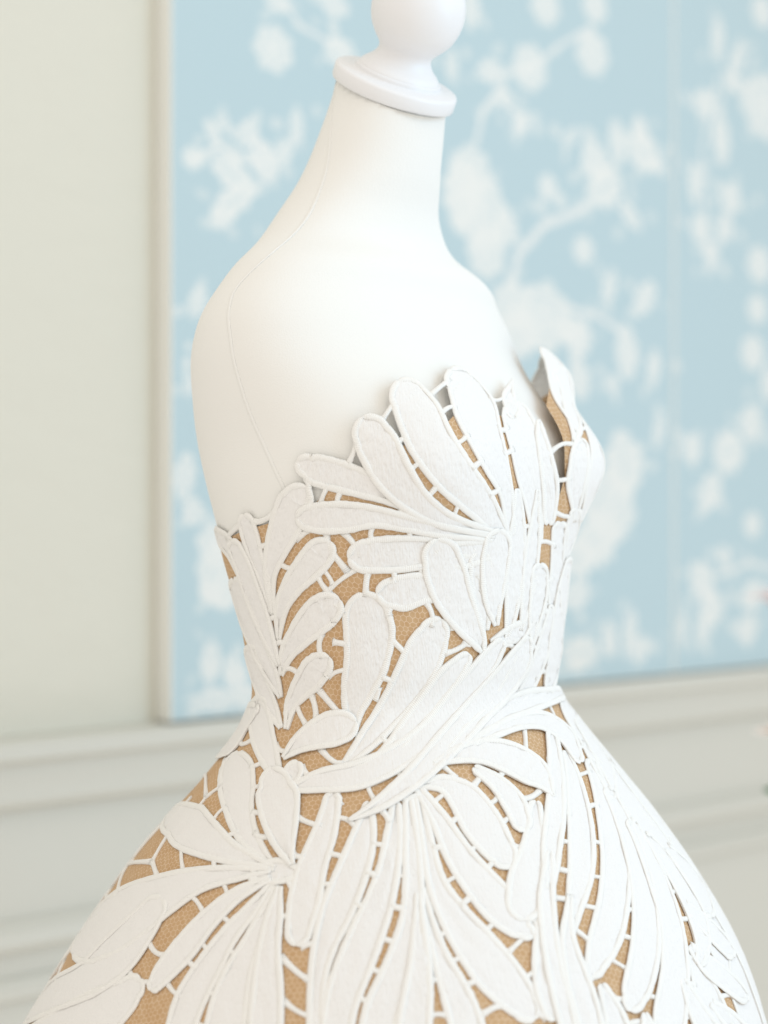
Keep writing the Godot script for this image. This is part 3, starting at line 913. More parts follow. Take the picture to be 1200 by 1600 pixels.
		["leaf", [0.478, 1.249], [0.007, 0.014], [198.71482351550912, 0.9369469193214932]],
		["leaf", [0.512, 1.310], [0.009, 0.014], [380.2557747199383, 0.8202308824772879]],
		["leaf", [0.424, 1.267], [0.009, 0.018], [341.7255874680023, 0.5518232968441109]],
		["leaf", [0.499, 1.221], [0.009, 0.015], [431.5518041030201, 0.8959215602000614]],
		["leaf", [0.398, 1.181], [0.007, 0.015], [576.4762305042141, 0.8325709099158451]],
		["leaf", [0.441, 1.119], [0.007, 0.018], [99.99101210333362, 0.845293992982111]],
		["leaf", [0.345, 1.080], [0.007, 0.015], [231.5694408259452, 0.7024553959419171]],
		["leaf", [0.351, 1.152], [0.008, 0.014], [324.32520948253426, 0.9191095605006511]],
		["leaf", [0.299, 1.114], [0.009, 0.012], [331.2731968994991, 0.7966394969531109]],
		["leaf", [0.394, 1.097], [0.010, 0.013], [417.2519423440978, 0.7637127719534201]],
		["leaf", [0.350, 1.043], [0.007, 0.013], [547.1168292179641, 0.9055547850865717]],
		["leaf", [0.344, 0.993], [0.009, 0.014], [146.70491293360374, 0.9381664868009052]],
		["leaf", [0.285, 1.037], [0.007, 0.012], [279.94294681948605, 0.6039175493745519]],
		["leaf", [0.373, 1.033], [0.007, 0.013], [453.5807276032984, 0.5648704896281947]],
		["leaf", [0.436, 1.007], [0.011, 0.012], [317.2070549703453, 0.6694265490431368]],
		["leaf", [0.491, 0.947], [0.008, 0.020], [506.817418620377, 0.9338527641112416]],
		["leaf", [0.412, 0.942], [0.007, 0.017], [601.7147445756641, 0.8139376938953549]],
		["leaf", [0.358, 0.963], [0.007, 0.017], [254.93730919823847, 0.8914940728577992]],
		["leaf", [0.419, 0.981], [0.006, 0.016], [357.33283239058443, 0.7122381116016622]],
		["leaf", [0.440, 0.934], [0.010, 0.010], [496.13502591466334, 0.8091525568455955]],
		["leaf", [0.301, 0.970], [0.010, 0.015], [295.2170846939974, 0.6609227440338633]],
		["leaf", [0.379, 0.979], [0.007, 0.015], [408.4765363643211, 0.6525028383490363]],
		["leaf", [0.347, 0.894], [0.008, 0.017], [532.87825312275, 0.6079443934853682]],
		["leaf", [0.374, 0.911], [0.008, 0.011], [133.38883243923127, 0.5547344919642453]],
		["leaf", [0.297, 0.914], [0.010, 0.015], [267.66123585798994, 0.6392624151817253]],
		["leaf", [0.336, 0.953], [0.008, 0.017], [359.08729711259474, 0.6873033721329393]],
		["leaf", [0.460, 0.913], [0.006, 0.012], [170.59414708008163, 0.6183658243138888]],
		["leaf", [0.444, 0.955], [0.009, 0.011], [329.46220796347546, 0.628660315725235]],
		["leaf", [0.505, 0.940], [0.009, 0.018], [465.89384691826405, 0.7659464954131529]],
		["leaf", [0.711, 1.917], [0.011, 0.020], [106.41372473081529, 0.5912448653378984]],
		["leaf", [0.615, 1.881], [0.007, 0.014], [210.18507554074998, 0.8401964036742021]],
		["leaf", [0.642, 1.950], [0.008, 0.018], [352.961057561905, 0.5832494183739139]],
		["leaf", [0.735, 1.918], [0.007, 0.019], [426.00099763737103, 0.7333981218547688]],
		["leaf", [0.685, 1.848], [0.011, 0.020], [563.4169297475314, 0.7901811032401667]],
		["leaf", [0.651, 1.885], [0.011, 0.016], [667.3275688754392, 0.6387945411166668]],
		["leaf", [0.742, 1.892], [0.008, 0.021], [387.6711311418419, 0.9481012869069819]],
		["leaf", [0.715, 1.816], [0.007, 0.015], [510.0671165157498, 0.7084765947295818]],
		["leaf", [0.636, 1.822], [0.007, 0.017], [598.9844620681581, 0.6843542218106895]],
		["leaf", [0.576, 1.805], [0.009, 0.018], [304.98010397596573, 0.9172229502936107]],
		["leaf", [0.644, 1.826], [0.008, 0.016], [393.15860206188415, 0.7240595510587801]],
		["leaf", [0.612, 1.774], [0.007, 0.014], [532.0363929535561, 0.7202365489077887]],
		["leaf", [0.623, 1.701], [0.006, 0.011], [220.38391493758175, 0.635557495884986]],
		["leaf", [0.656, 1.803], [0.011, 0.020], [372.57330145398697, 0.9360446105690655]],
		["leaf", [0.727, 1.769], [0.006, 0.011], [461.4745746038962, 0.8329658901683394]],
		["leaf", [0.596, 1.646], [0.009, 0.020], [151.55976311878993, 0.7747724257835125]],
		["leaf", [0.571, 1.700], [0.007, 0.020], [343.64958837144695, 0.6834125580920308]],
		["leaf", [0.649, 1.678], [0.011, 0.018], [456.28092214247886, 0.6968618156913571]],
		["leaf", [0.726, 1.651], [0.008, 0.014], [108.17870035260435, 0.5822330585411624]],
		["leaf", [0.638, 1.651], [0.009, 0.019], [267.47343141781, 0.7149798372680907]],
		["leaf", [0.698, 1.688], [0.010, 0.021], [357.9927780022595, 0.6449707153638726]],
		["leaf", [0.638, 1.810], [0.009, 0.014], [262.95943882076267, 0.6670502726940922]],
		["leaf", [0.672, 1.837], [0.008, 0.015], [349.68032944998, 0.884750266938622]],
		["leaf", [0.624, 1.685], [0.007, 0.013], [126.14090555338223, 0.669276922060516]],
		["leaf", [0.630, 1.708], [0.007, 0.018], [250.2722433204128, 0.629049499575722]],
		["leaf", [0.615, 1.597], [0.005, 0.016], [230.42646256868164, 0.7751567875025686]],
		["leaf", [0.616, 1.617], [0.007, 0.012], [261.1153511010762, 0.7733871972351295]],
		["leaf", [0.621, 1.576], [0.010, 0.016], [181.76467223063736, 0.7182037117432608]],
		["leaf", [0.566, 1.608], [0.011, 0.010], [295.7994397308297, 0.8514708568324403]],
		["leaf", [0.644, 1.621], [0.007, 0.015], [406.6116526064206, 0.7522306674386959]],
		["leaf", [0.710, 1.602], [0.009, 0.019], [123.79161009710259, 0.7086054377464089]],
		["leaf", [0.629, 1.601], [0.007, 0.017], [287.2116157754381, 0.9422648133124191]],
		["leaf", [0.681, 1.632], [0.010, 0.016], [406.08846645174583, 0.646624907253115]],
		["leaf", [0.668, 1.542], [0.010, 0.016], [138.14138981700023, 0.9461043657560154]],
		["leaf", [0.601, 1.534], [0.008, 0.011], [219.5174427917568, 0.7710288246327894]],
		["leaf", [0.640, 1.573], [0.007, 0.018], [394.57089292545544, 0.6120000399038161]],
		["leaf", [0.655, 1.591], [0.011, 0.020], [369.56645452226826, 0.8474508565927524]],
		["leaf", [0.650, 1.558], [0.009, 0.013], [529.1859633817409, 0.7562753447065356]],
		["leaf", [0.602, 1.568], [0.009, 0.010], [654.9182012866661, 0.7897928584465383]],
		["leaf", [0.785, 1.397], [0.007, 0.018], [371.1092912078763, 0.812811617744158]],
		["leaf", [0.835, 1.352], [0.007, 0.015], [489.0329729262089, 0.7050517783374296]],
		["leaf", [0.730, 1.346], [0.009, 0.018], [581.1451913650844, 0.6632392469219889]],
		["leaf", [0.550, 1.245], [0.009, 0.012], [268.4466055132408, 0.7295813556392711]],
		["leaf", [0.603, 1.274], [0.007, 0.016], [382.4781898047088, 0.7139748913302415]],
		["leaf", [0.591, 1.229], [0.010, 0.015], [519.464532209554, 0.6569470540789003]],
		["leaf", [0.659, 1.208], [0.008, 0.013], [223.2742892020472, 0.6558455743043883]],
		["leaf", [0.636, 1.274], [0.006, 0.010], [336.920034707235, 0.9256952468980295]],
		["leaf", [0.743, 1.263], [0.006, 0.016], [417.86470979154444, 0.7322989940696368]],
		["leaf", [0.660, 1.215], [0.007, 0.011], [365.9449621678038, 0.7002290269497393]],
		["leaf", [0.665, 1.159], [0.009, 0.016], [488.39934042613703, 0.7817719159940153]],
		["leaf", [0.596, 1.181], [0.007, 0.013], [641.3982136314958, 0.6645750114788287]],
		["leaf", [0.747, 1.272], [0.008, 0.017], [168.23267892442863, 0.8979639271602714]],
		["leaf", [0.687, 1.302], [0.007, 0.016], [305.8719023253026, 0.7913919709225443]],
		["leaf", [0.755, 1.326], [0.010, 0.011], [409.0891414841485, 0.8596965912391913]],
		["leaf", [0.604, 1.177], [0.010, 0.015], [340.5109796638285, 0.6256445518864298]],
		["leaf", [0.648, 1.168], [0.009, 0.020], [426.4814528568289, 0.7607735615840362]],
		["leaf", [0.605, 1.145], [0.008, 0.017], [592.5863895683568, 0.7622414150227056]],
		["leaf", [0.658, 1.056], [0.006, 0.012], [215.06522832645095, 0.6700952707549875]],
		["leaf", [0.636, 1.083], [0.010, 0.012], [277.543886283076, 0.8829223639354717]],
		["leaf", [0.697, 1.089], [0.007, 0.012], [403.47038741675516, 0.6554265496077233]],
		["leaf", [0.627, 1.012], [0.009, 0.020], [155.24650464425912, 0.7551321968140382]],
		["leaf", [0.565, 1.054], [0.007, 0.014], [266.0341245217791, 0.9160025390246319]],
		["leaf", [0.659, 1.050], [0.006, 0.015], [426.50402206630133, 0.9083084204274186]],
		["leaf", [0.636, 0.962], [0.009, 0.019], [199.433201597594, 0.6099581022174512]],
		["leaf", [0.591, 1.015], [0.008, 0.019], [274.18773491671135, 0.914173182511818]],
		["leaf", [0.686, 1.009], [0.011, 0.018], [433.5934963823216, 0.7228292628536124]],
		["leaf", [0.529, 0.956], [0.006, 0.014], [277.2145355431848, 0.5858116656972157]],
		["leaf", [0.572, 0.994], [0.010, 0.019], [372.5317795568975, 0.7526075882718226]],
		["leaf", [0.587, 0.937], [0.009, 0.015], [506.4028139966304, 0.6923554587035448]],
		["leaf", [0.564, 0.973], [0.007, 0.015], [270.0886994229423, 0.9301013426709953]],
		["leaf", [0.638, 0.987], [0.008, 0.012], [387.2859254264371, 0.6817856229573789]],
		["leaf", [0.627, 0.929], [0.008, 0.014], [508.6381188769447, 0.92712216944899]],
		["leaf", [0.691, 1.046], [0.009, 0.013], [219.35958797661434, 0.6718187290284038]],
		["leaf", [0.722, 1.068], [0.008, 0.015], [20.93608448747732, 0.7283842786026982]],
		["leaf", [0.726, 1.076], [0.008, 0.015], [136.62460361385766, 0.6458045056969662]],
		["leaf", [0.757, 1.064], [0.007, 0.014], [203.31460228259948, 0.6858762683233729]],
		["leaf", [0.680, 1.021], [0.008, 0.012], [290.35821583760435, 0.6039750556436525]],
		["leaf", [0.784, 1.025], [0.011, 0.013], [403.63508782925726, 0.7601599977419558]],
		["leaf", [0.737, 0.978], [0.008, 0.016], [561.0891133043594, 0.7678347776264115]],
		["leaf", [0.727, 0.932], [0.009, 0.013], [162.46279916546965, 0.55933363656911]],
		["leaf", [0.688, 0.963], [0.011, 0.018], [306.900847753937, 0.7443488480997356]],
		["leaf", [0.755, 0.968], [0.009, 0.018], [418.63163862714333, 0.6119123130303352]],
		["leaf", [0.848, 1.204], [0.007, 0.019], [179.3157615731817, 0.7748583414257557]],
		["leaf", [0.778, 1.275], [0.012, 0.021], [311.3010237322504, 0.7374914884385892]],
		["leaf", [0.957, 1.305], [0.009, 0.020], [407.78942666816994, 0.7999869592099528]],
		["leaf", [0.753, 1.667], [0.009, 0.012], [260.6739706048763, 0.9383656837642202]],
		["leaf", [0.844, 1.747], [0.007, 0.013], [371.0095549289757, 0.8989063554477464]],
		["leaf", [0.930, 1.664], [0.007, 0.016], [502.7367750408182, 0.9180441109587121]],
		["flower", [-0.028, 1.621], [0.029], [0, 1]],
		["stem", [-0.092, 1.570, -0.039, 1.602, 0.016, 1.670], [0.007], [0, 0.8]],
		["leaf", [-0.005, 1.656], [0.012, 0.023], [389.83665976530006, 1]],
		["leaf", [-0.028, 1.578], [0.011, 0.025], [179.3524925771198, 1]],
		["leaf", [-0.057, 1.576], [0.012, 0.019], [209.29374717218434, 1]],
		["leaf", [0.008, 1.601], [0.011, 0.026], [130.40955275232668, 1]],
		["leaf", [-0.039, 1.669], [0.010, 0.022], [349.88920929292516, 1]],
		["leaf", [-0.079, 1.616], [0.011, 0.017], [273.49971885127536, 1]],
		["flower", [-0.071, 1.353], [0.026], [0, 1]],
		["stem", [-0.133, 1.308, -0.082, 1.335, -0.028, 1.398], [0.007], [0, 0.8]],
		["leaf", [-0.078, 1.315], [0.008, 0.018], [188.18060323763956, 1]],
		["leaf", [-0.063, 1.320], [0.009, 0.024], [169.09347363939168, 1]],
		["leaf", [-0.068, 1.389], [0.009, 0.020], [363.9740360968132, 1]],
		["leaf", [-0.011, 1.338], [0.011, 0.021], [111.54422394317614, 1]],
		["leaf", [-0.067, 1.313], [0.008, 0.018], [175.9137418612039, 1]],
		["leaf", [-0.114, 1.340], [0.009, 0.023], [253.4198488514211, 1]],
		["flower", [0.038, 1.290], [0.033], [0, 1]],
		["stem", [-0.028, 1.244, 0.027, 1.272, 0.084, 1.336], [0.007], [0, 0.8]],
		["leaf", [0.041, 1.327], [0.012, 0.026], [363.1288399460064, 1]],
		["leaf", [0.021, 1.246], [0.008, 0.021], [197.6140504355675, 1]],
		["leaf", [-0.025, 1.293], [0.008, 0.018], [276.77831505369176, 1]],
		["leaf", [-0.008, 1.274], [0.008, 0.024], [248.6676155221748, 1]],
		["leaf", [0.099, 1.271], [0.011, 0.019], [113.89513400461723, 1]],
		["leaf", [0.051, 1.334], [0.010, 0.021], [373.059176999787, 1]],
		["flower", [-0.164, 1.216], [0.028], [0, 1]],
		["stem", [-0.222, 1.174, -0.174, 1.199, -0.123, 1.258], [0.007], [0, 0.8]],
		["leaf", [-0.184, 1.181], [0.009, 0.022], [206.45745555921238, 1]],
		["leaf", [-0.113, 1.195], [0.009, 0.024], [117.2980676446879, 1]],
		["leaf", [-0.107, 1.205], [0.008, 0.021], [104.4722328602158, 1]],
		["leaf", [-0.179, 1.252], [0.009, 0.019], [341.30504818834515, 1]],
		["leaf", [-0.201, 1.195], [0.009, 0.018], [237.39796495321647, 1]],
		["leaf", [-0.105, 1.215], [0.009, 0.019], [92.69091423011209, 1]],
		["flower", [-0.006, 1.107], [0.030], [0, 1]],
		["stem", [-0.071, 1.066, -0.017, 1.090, 0.038, 1.150], [0.007], [0, 0.8]],
		["leaf", [-0.073, 1.106], [0.008, 0.018], [268.09174337093236, 1]],
		["leaf", [-0.044, 1.065], [0.008, 0.019], [214.8910823515572, 1]],
		["leaf", [0.017, 1.060], [0.009, 0.021], [158.81825336285007, 1]],
		["leaf", [-0.069, 1.123], [0.010, 0.023], [287.12473669228893, 1]],
		["leaf", [-0.028, 1.075], [0.012, 0.022], [208.30614196797106, 1]],
		["leaf", [-0.047, 1.132], [0.010, 0.022], [307.13702002893456, 1]],
		["flower", [0.108, 1.007], [0.032], [0, 1]],
		["stem", [0.038, 0.967, 0.096, 0.990, 0.155, 1.051], [0.007], [0, 0.8]],
		["leaf", [0.130, 0.976], [0.010, 0.027], [151.6258590595864, 1]],
		["leaf", [0.121, 0.966], [0.008, 0.021], [165.90519519108074, 1]],
		["leaf", [0.153, 1.045], [0.010, 0.027], [401.1960303382981, 1]],
		["leaf", [0.044, 0.989], [0.009, 0.020], [246.3066846745778, 1]],
		["leaf", [0.174, 1.009], [0.010, 0.026], [445.53382799124216, 1]],
		["leaf", [0.040, 1.003], [0.011, 0.020], [262.15919939993773, 1]],
		["flower", [-0.113, 1.017], [0.030], [0, 1]],
		["stem", [-0.174, 0.978, -0.123, 1.000, -0.071, 1.057], [0.007], [0, 0.8]],
		["leaf", [-0.062, 1.021], [0.009, 0.024], [440.9805925228564, 1]],
		["leaf", [-0.153, 1.023], [0.010, 0.018], [279.0536347507775, 1]],
		["leaf", [-0.121, 0.981], [0.010, 0.022], [191.09687757970164, 1]],
		["leaf", [-0.083, 0.990], [0.010, 0.023], [136.69463640248765, 1]],
		["leaf", [-0.075, 1.002], [0.008, 0.022], [113.29601880811116, 1]],
		["leaf", [-0.068, 1.004], [0.009, 0.018], [106.31571734264185, 1]],
		["flower", [-0.006, 1.202], [0.032], [0, 1]],
		["stem", [-0.071, 1.158, -0.017, 1.184, 0.038, 1.246], [0.007], [0, 0.8]],
		["leaf", [0.051, 1.216], [0.010, 0.026], [433.58651327656247, 1]],
		["leaf", [-0.054, 1.165], [0.008, 0.019], [225.5763590841784, 1]],
		["leaf", [-0.028, 1.233], [0.012, 0.021], [331.5561405053473, 1]],
		["leaf", [0.029, 1.157], [0.011, 0.023], [148.84072949275185, 1]],
		["leaf", [-0.056, 1.223], [0.009, 0.021], [299.6403524107062, 1]],
		["leaf", [-0.011, 1.252], [0.010, 0.023], [355.65705673556556, 1]],
		["flower", [-0.298, 1.866], [0.028], [0, 1]],
		["stem", [-0.352, 1.815, -0.307, 1.848, -0.261, 1.914], [0.006], [0, 0.8]],
		["leaf", [-0.293, 1.833], [0.008, 0.023], [172.86657074114822, 1]],
		["leaf", [-0.328, 1.895], [0.011, 0.021], [324.2621492391745, 1]],
		["leaf", [-0.311, 1.833], [0.009, 0.017], [200.86570607315105, 1]],
		["leaf", [-0.258, 1.907], [0.008, 0.019], [407.2486415162145, 1]],
		["leaf", [-0.348, 1.863], [0.009, 0.023], [281.3549560785302, 1]],
		["leaf", [-0.277, 1.834], [0.008, 0.018], [153.93551883909058, 1]],
		["flower", [-0.154, 1.998], [0.025], [0, 1]],
		["stem", [-0.213, 1.942, -0.164, 1.979, -0.113, 2.051], [0.007], [0, 0.8]],
		["leaf", [-0.162, 1.958], [0.010, 0.017], [190.79945369131394, 1]],
		["leaf", [-0.117, 2.027], [0.010, 0.018], [417.6505302931051, 1]],
		["leaf", [-0.104, 2.003], [0.010, 0.025], [101.3910902479412, 1]],
		["leaf", [-0.118, 1.968], [0.009, 0.025], [143.84658791206613, 1]],
		["leaf", [-0.111, 1.987], [0.011, 0.020], [122.90773213282675, 1]],
		["leaf", [-0.180, 1.964], [0.008, 0.019], [218.22040198071926, 1]],
		["flower", [0.027, 1.968], [0.026], [0, 1]],
		["stem", [-0.039, 1.909, 0.016, 1.948, 0.073, 2.023], [0.007], [0, 0.8]],
		["leaf", [0.002, 2.010], [0.009, 0.020], [337.8565550547141, 1]],
		["leaf", [-0.028, 1.946], [0.010, 0.025], [259.13520905858627, 1]],
		["leaf", [0.044, 2.004], [0.010, 0.024], [382.8048506933851, 1]],
		["leaf", [0.040, 2.010], [0.012, 0.018], [374.4448239865395, 1]],
		["leaf", [0.002, 1.924], [0.009, 0.023], [206.7695072937881, 1]],
		["leaf", [0.096, 1.978], [0.011, 0.020], [96.72823340878186, 1]],
		["flower", [0.229, 2.090], [0.036], [0, 1]],
		["stem", [0.155, 2.026, 0.217, 2.069, 0.280, 2.151], [0.007], [0, 0.8]],
		["leaf", [0.163, 2.093], [0.013, 0.020], [291.96058450371663, 1]],
		["leaf", [0.274, 2.123], [0.009, 0.021], [417.9933868765808, 1]],
		["leaf", [0.183, 2.048], [0.011, 0.021], [227.689164747583, 1]],
		["leaf", [0.191, 2.120], [0.010, 0.027], [324.54340903058403, 1]],
		["leaf", [0.182, 2.062], [0.008, 0.023], [244.40005836408832, 1]],
		["leaf", [0.181, 2.043], [0.012, 0.020], [225.12357608570986, 1]],
		["flower", [0.415, 2.042], [0.030], [0, 1]],
		["stem", [0.333, 1.975, 0.401, 2.019, 0.471, 2.105], [0.008], [0, 0.8]],
		["leaf", [0.449, 2.013], [0.010, 0.027], [147.10265871706935, 1]],
		["leaf", [0.360, 2.025], [0.013, 0.022], [264.0126789727624, 1]],
		["leaf", [0.494, 2.061], [0.012, 0.022], [449.4459069268089, 1]],
		["leaf", [0.443, 2.005], [0.013, 0.025], [155.39163231421998, 1]],
		["leaf", [0.383, 2.083], [0.012, 0.027], [335.47077708005907, 1]],
		["leaf", [0.492, 2.067], [0.012, 0.023], [442.36967057744465, 1]],
		["flower", [0.668, 2.153], [0.042], [0, 1]],
		["stem", [0.575, 2.080, 0.652, 2.129, 0.732, 2.222], [0.008], [0, 0.8]],
		["leaf", [0.689, 2.114], [0.011, 0.025], [162.87581189406058, 1]],
		["leaf", [0.759, 2.176], [0.012, 0.023], [90.27034953814331, 1]],
		["leaf", [0.596, 2.102], [0.014, 0.027], [233.87629332770544, 1]],
		["leaf", [0.609, 2.152], [0.014, 0.030], [289.2913044358279, 1]],
		["leaf", [0.728, 2.207], [0.012, 0.025], [405.4135333436039, 1]],
		["leaf", [0.688, 2.201], [0.010, 0.021], [377.5747750350226, 1]],
		["flower", [1.012, 1.846], [0.042], [0, 1]],
		["stem", [0.903, 1.774, 0.993, 1.821, 1.088, 1.915], [0.009], [0, 0.8]],
		["leaf", [1.089, 1.867], [0.013, 0.033], [439.582166703175, 1]],
		["leaf", [0.933, 1.830], [0.014, 0.033], [265.2504153318478, 1]],
		["leaf", [1.108, 1.851], [0.013, 0.029], [100.20168473605095, 1]],
		["leaf", [0.942, 1.865], [0.013, 0.029], [305.864090239442, 1]],
		["leaf", [1.088, 1.885], [0.016, 0.034], [419.4145852622976, 1]],
		["leaf", [0.946, 1.882], [0.015, 0.027], [319.54203943916616, 1]],
		["flower", [1.187, 1.524], [0.041], [0, 1]],
		["stem", [1.069, 1.457, 1.167, 1.499, 1.269, 1.590], [0.009], [0, 0.8]],
		["leaf", [1.106, 1.515], [0.015, 0.024], [267.3158377881896, 1]],
		["leaf", [1.099, 1.491], [0.014, 0.024], [243.67865673401417, 1]],
		["leaf", [1.129, 1.548], [0.014, 0.032], [310.8183929927071, 1]],
		["leaf", [1.261, 1.547], [0.015, 0.036], [427.79011208610063, 1]],
		["leaf", [1.176, 1.453], [0.015, 0.027], [185.07138358364398, 1]],
		["leaf", [1.084, 1.497], [0.016, 0.030], [253.18538688636107, 1]],
		["flower", [1.031, 1.150], [0.036], [0, 1]],
		["stem", [0.921, 1.095, 1.012, 1.128, 1.107, 1.207], [0.009], [0, 0.8]],
		["leaf", [1.093, 1.116], [0.013, 0.026], [132.26239326358944, 1]],
		["leaf", [0.944, 1.149], [0.010, 0.022], [269.2435342387959, 1]],
		["leaf", [0.993, 1.198], [0.015, 0.033], [334.73157540677073, 1]],
		["leaf", [0.974, 1.121], [0.015, 0.032], [229.86179097949508, 1]],
		["leaf", [1.048, 1.215], [0.010, 0.027], [369.2621606408028, 1]],
		["leaf", [0.980, 1.207], [0.013, 0.026], [332.2309792332567, 1]],
		["flower", [1.355, 1.816], [0.042], [0, 1]],
		["stem", [1.228, 1.739, 1.333, 1.789, 1.443, 1.890], [0.010], [0, 0.8]],
		["leaf", [1.366, 1.868], [0.013, 0.027], [367.42478116264806, 1]],
		["leaf", [1.400, 1.777], [0.011, 0.029], [151.0509136344672, 1]],
		["leaf", [1.357, 1.747], [0.016, 0.027], [178.88439893493916, 1]],
		["leaf", [1.264, 1.830], [0.015, 0.029], [298.46096883034346, 1]],
		["leaf", [1.467, 1.853], [0.017, 0.035], [430.814934262261, 1]],
		["leaf", [1.274, 1.826], [0.016, 0.034], [295.83107205887484, 1]],
		["flower", [1.489, 1.200], [0.043], [0, 1]],
		["stem", [1.355, 1.138, 1.466, 1.175, 1.582, 1.264], [0.010], [0, 0.8]],
		["leaf", [1.505, 1.258], [0.016, 0.032], [368.6095156642497, 1]],
		["leaf", [1.485, 1.151], [0.014, 0.030], [182.41246669898408, 1]],
		["leaf", [1.389, 1.243], [0.013, 0.033], [309.4490491016902, 1]],
		["leaf", [1.540, 1.158], [0.017, 0.037], [146.92789757176914, 1]],
		["leaf", [1.463, 1.147], [0.016, 0.029], [194.4578564720501, 1]],
		["leaf", [1.436, 1.242], [0.016, 0.036], [326.4669761225762, 1]],
	]
	wall_panel(Vector2(-0.355, 0.896), Vector2(0.549 - 0.0006, 2.25), motifs, at_wall, "pale blue wall panel with white flower print behind the dress form")
	wall_panel(Vector2(0.549 + 0.0006, 0.896), Vector2(1.5, 2.25), motifs, at_wall, "narrow visible strip of blue floral panel at the right of the joint")

	# ---------------------------------------------------------------- the dress form
	var form := Node3D.new()
	form.name = "dress_form"
	add_child(form)
	tag(form, "cream fabric covered dress form with a white turned neck cap", "dress form")
	var jersey := paint(Color(0.825, 0.82, 0.79), 0.95)
	cloth(jersey, noise_normal(0.12, 4, 5.0), 0.05, 0.12)
	var cap_foot := section(0.0, 1.461, 0.0) * 0.5 + section(PI, 1.461, 0.0) * 0.5 + Vector3(0, -0.011, 0)
	var up := CAP_NORMAL.normalized()
	var skin := []
	for j in 150:
		var h := 0.90 + 0.62 * j / 149.0
		var row := []
		for i in 180:
			var th := TAU * i / 180.0
			var p := body(th, maxf(h, 1.03))
			p.y = minf(h, p.y)
			var over := (p - cap_foot).dot(up)
			if over > 0.0:
				p = p - Vector3(0, over / up.y, 0)
			row.append(p)
		skin.append(row)
	place("torso", grid_mesh(skin, [], true), jersey, form)
	var welt := []
	var ups := []
	var ww := PackedFloat32Array()
	var wh := PackedFloat32Array()
	for i in SEAM.size() - 1:
		for k in 6:
			var t := k / 6.0
			var v := []
			for q in 2:
				v.append(cubic_interpolate(SEAM[i][q], SEAM[i + 1][q], SEAM[maxi(i - 1, 0)][q], SEAM[mini(i + 2, SEAM.size() - 1)][q], t))
			var th := deg_to_rad(v[0])
			var h: float = 1.0 + 0.001 * v[1]
			var p := body(th, h)
			var n := (body(th, h + 0.001) - p).cross(body(th + 0.002, h) - p).normalized()
			if n.dot(p - Vector3(AXIS_X, p.y, 0)) < 0:
				n = -n
			if (p - cap_foot).dot(up) < 0:
				welt.append(p + n * 0.0001)
				ups.append(n)
				ww.append(0.0014)
				wh.append(0.00035)
	place("shoulder_seam", tube(welt, ups, ww, wh, 8), jersey, form)
	var enamel := paint(Color(0.81, 0.815, 0.83), 0.38)
	var cap := place("neck_cap", lathe([[0.0, 0.0], [0.0425, 0.0], [0.0448, 0.0006], [0.0455, 0.002], [0.0455, 0.0095], [0.0448, 0.0112], [0.0435, 0.0118], [0.0345, 0.0119], [0.0335, 0.0125], [0.0322, 0.0128], [0.0318, 0.0135], [0.0318, 0.0150], [0.0310, 0.0158], [0.0300, 0.0160], [0.0, 0.0160]], up, cap_foot), enamel, form)
	place("finial", lathe(rounded([[0.0300, 0.0158], [0.0292, 0.0175], [0.0270, 0.0200], [0.0235, 0.0230], [0.0206, 0.0265], [0.0195, 0.0300], [0.0206, 0.0335], [0.0250, 0.0385], [0.0298, 0.0455], [0.0326, 0.0540], [0.0331, 0.0625], [0.0312, 0.0720], [0.0262, 0.0810], [0.0180, 0.0880], [0.0080, 0.0915], [0.0001, 0.0920]], 4), up, cap_foot), enamel, cap)

	# ---------------------------------------------------------------- the dress
	gown = Node3D.new()
	gown.name = "wedding_dress"
	add_child(gown)
	tag(gown, "strapless white wedding dress of corded cutwork leaves over nude tulle lining", "dress")
	cotton = paint(Color(0.835, 0.825, 0.81), 0.92)
	cloth(cotton, noise_normal(0.05, 5, 5.0), 0.045, 0.75)
	cotton.uv1_scale = Vector3(1.0, 0.22, 1.0) / 0.022
	cotton.backlight_enabled = true
	cotton.backlight = Color(0.25, 0.25, 0.24)
	cotton.rim_enabled = true
	cotton.rim = 0.15
	cotton.rim_tint = 0.0
	cording = paint(Color(0.875, 0.865, 0.835), 0.9)
	var stitches := Image.create(16, 256, false, Image.FORMAT_RGB8)
	for y in 256:
		for x in 16:
			var s := 0.5 + 0.5 * sin(TAU * (y + 3.0 * sin(x * TAU / 16.0)) / 16.0 + 1.3 * grain.get_noise_2d(y * 0.8, x * 0.5))
			stitches.set_pixel(x, y, Color(s, s, s))
	cording.heightmap_enabled = true
	cording.heightmap_texture = ImageTexture.create_from_image(stitches)
	cording.heightmap_scale = 0.022
	var nude := paint(Color.WHITE, 0.9)
	nude.albedo_texture = net_texture()
	nude.uv1_scale = Vector3(1.0 / (8 * 0.0036), 1.0 / (8 * 0.0036 * 0.866), 1)
	for piece in ["bodice_lining", "skirt_lining"]:
		var rows := []
		var uvs := []
		var upper: bool = piece == "bodice_lining"
		for j in 81:
			var row := []
			var uv := []
			for i in 361:
				var deg := -180.0 + i
				var th := deg_to_rad(deg)
				var h := lerpf(1.018, neckline(deg), j / 80.0) if upper else lerpf(0.72, 1.018, j / 80.0)
				row.append(dress(th, h))
				if upper:
					uv.append(Vector2((th - 0.9) * 0.122, -h))
				else:   # the skirt laid flat as a cone
					var rho := 0.199 + 1.18 * (1.018 - h)
					uv.append(Vector2(sin((th - 0.9) * 0.54), cos((th - 0.9) * 0.54)) * rho)
			rows.append(row)
			uvs.append(uv)
		place(piece, grid_mesh(rows, uvs), nude, gown)
	sew_leaves()
	sew_bars()

	bouquet()


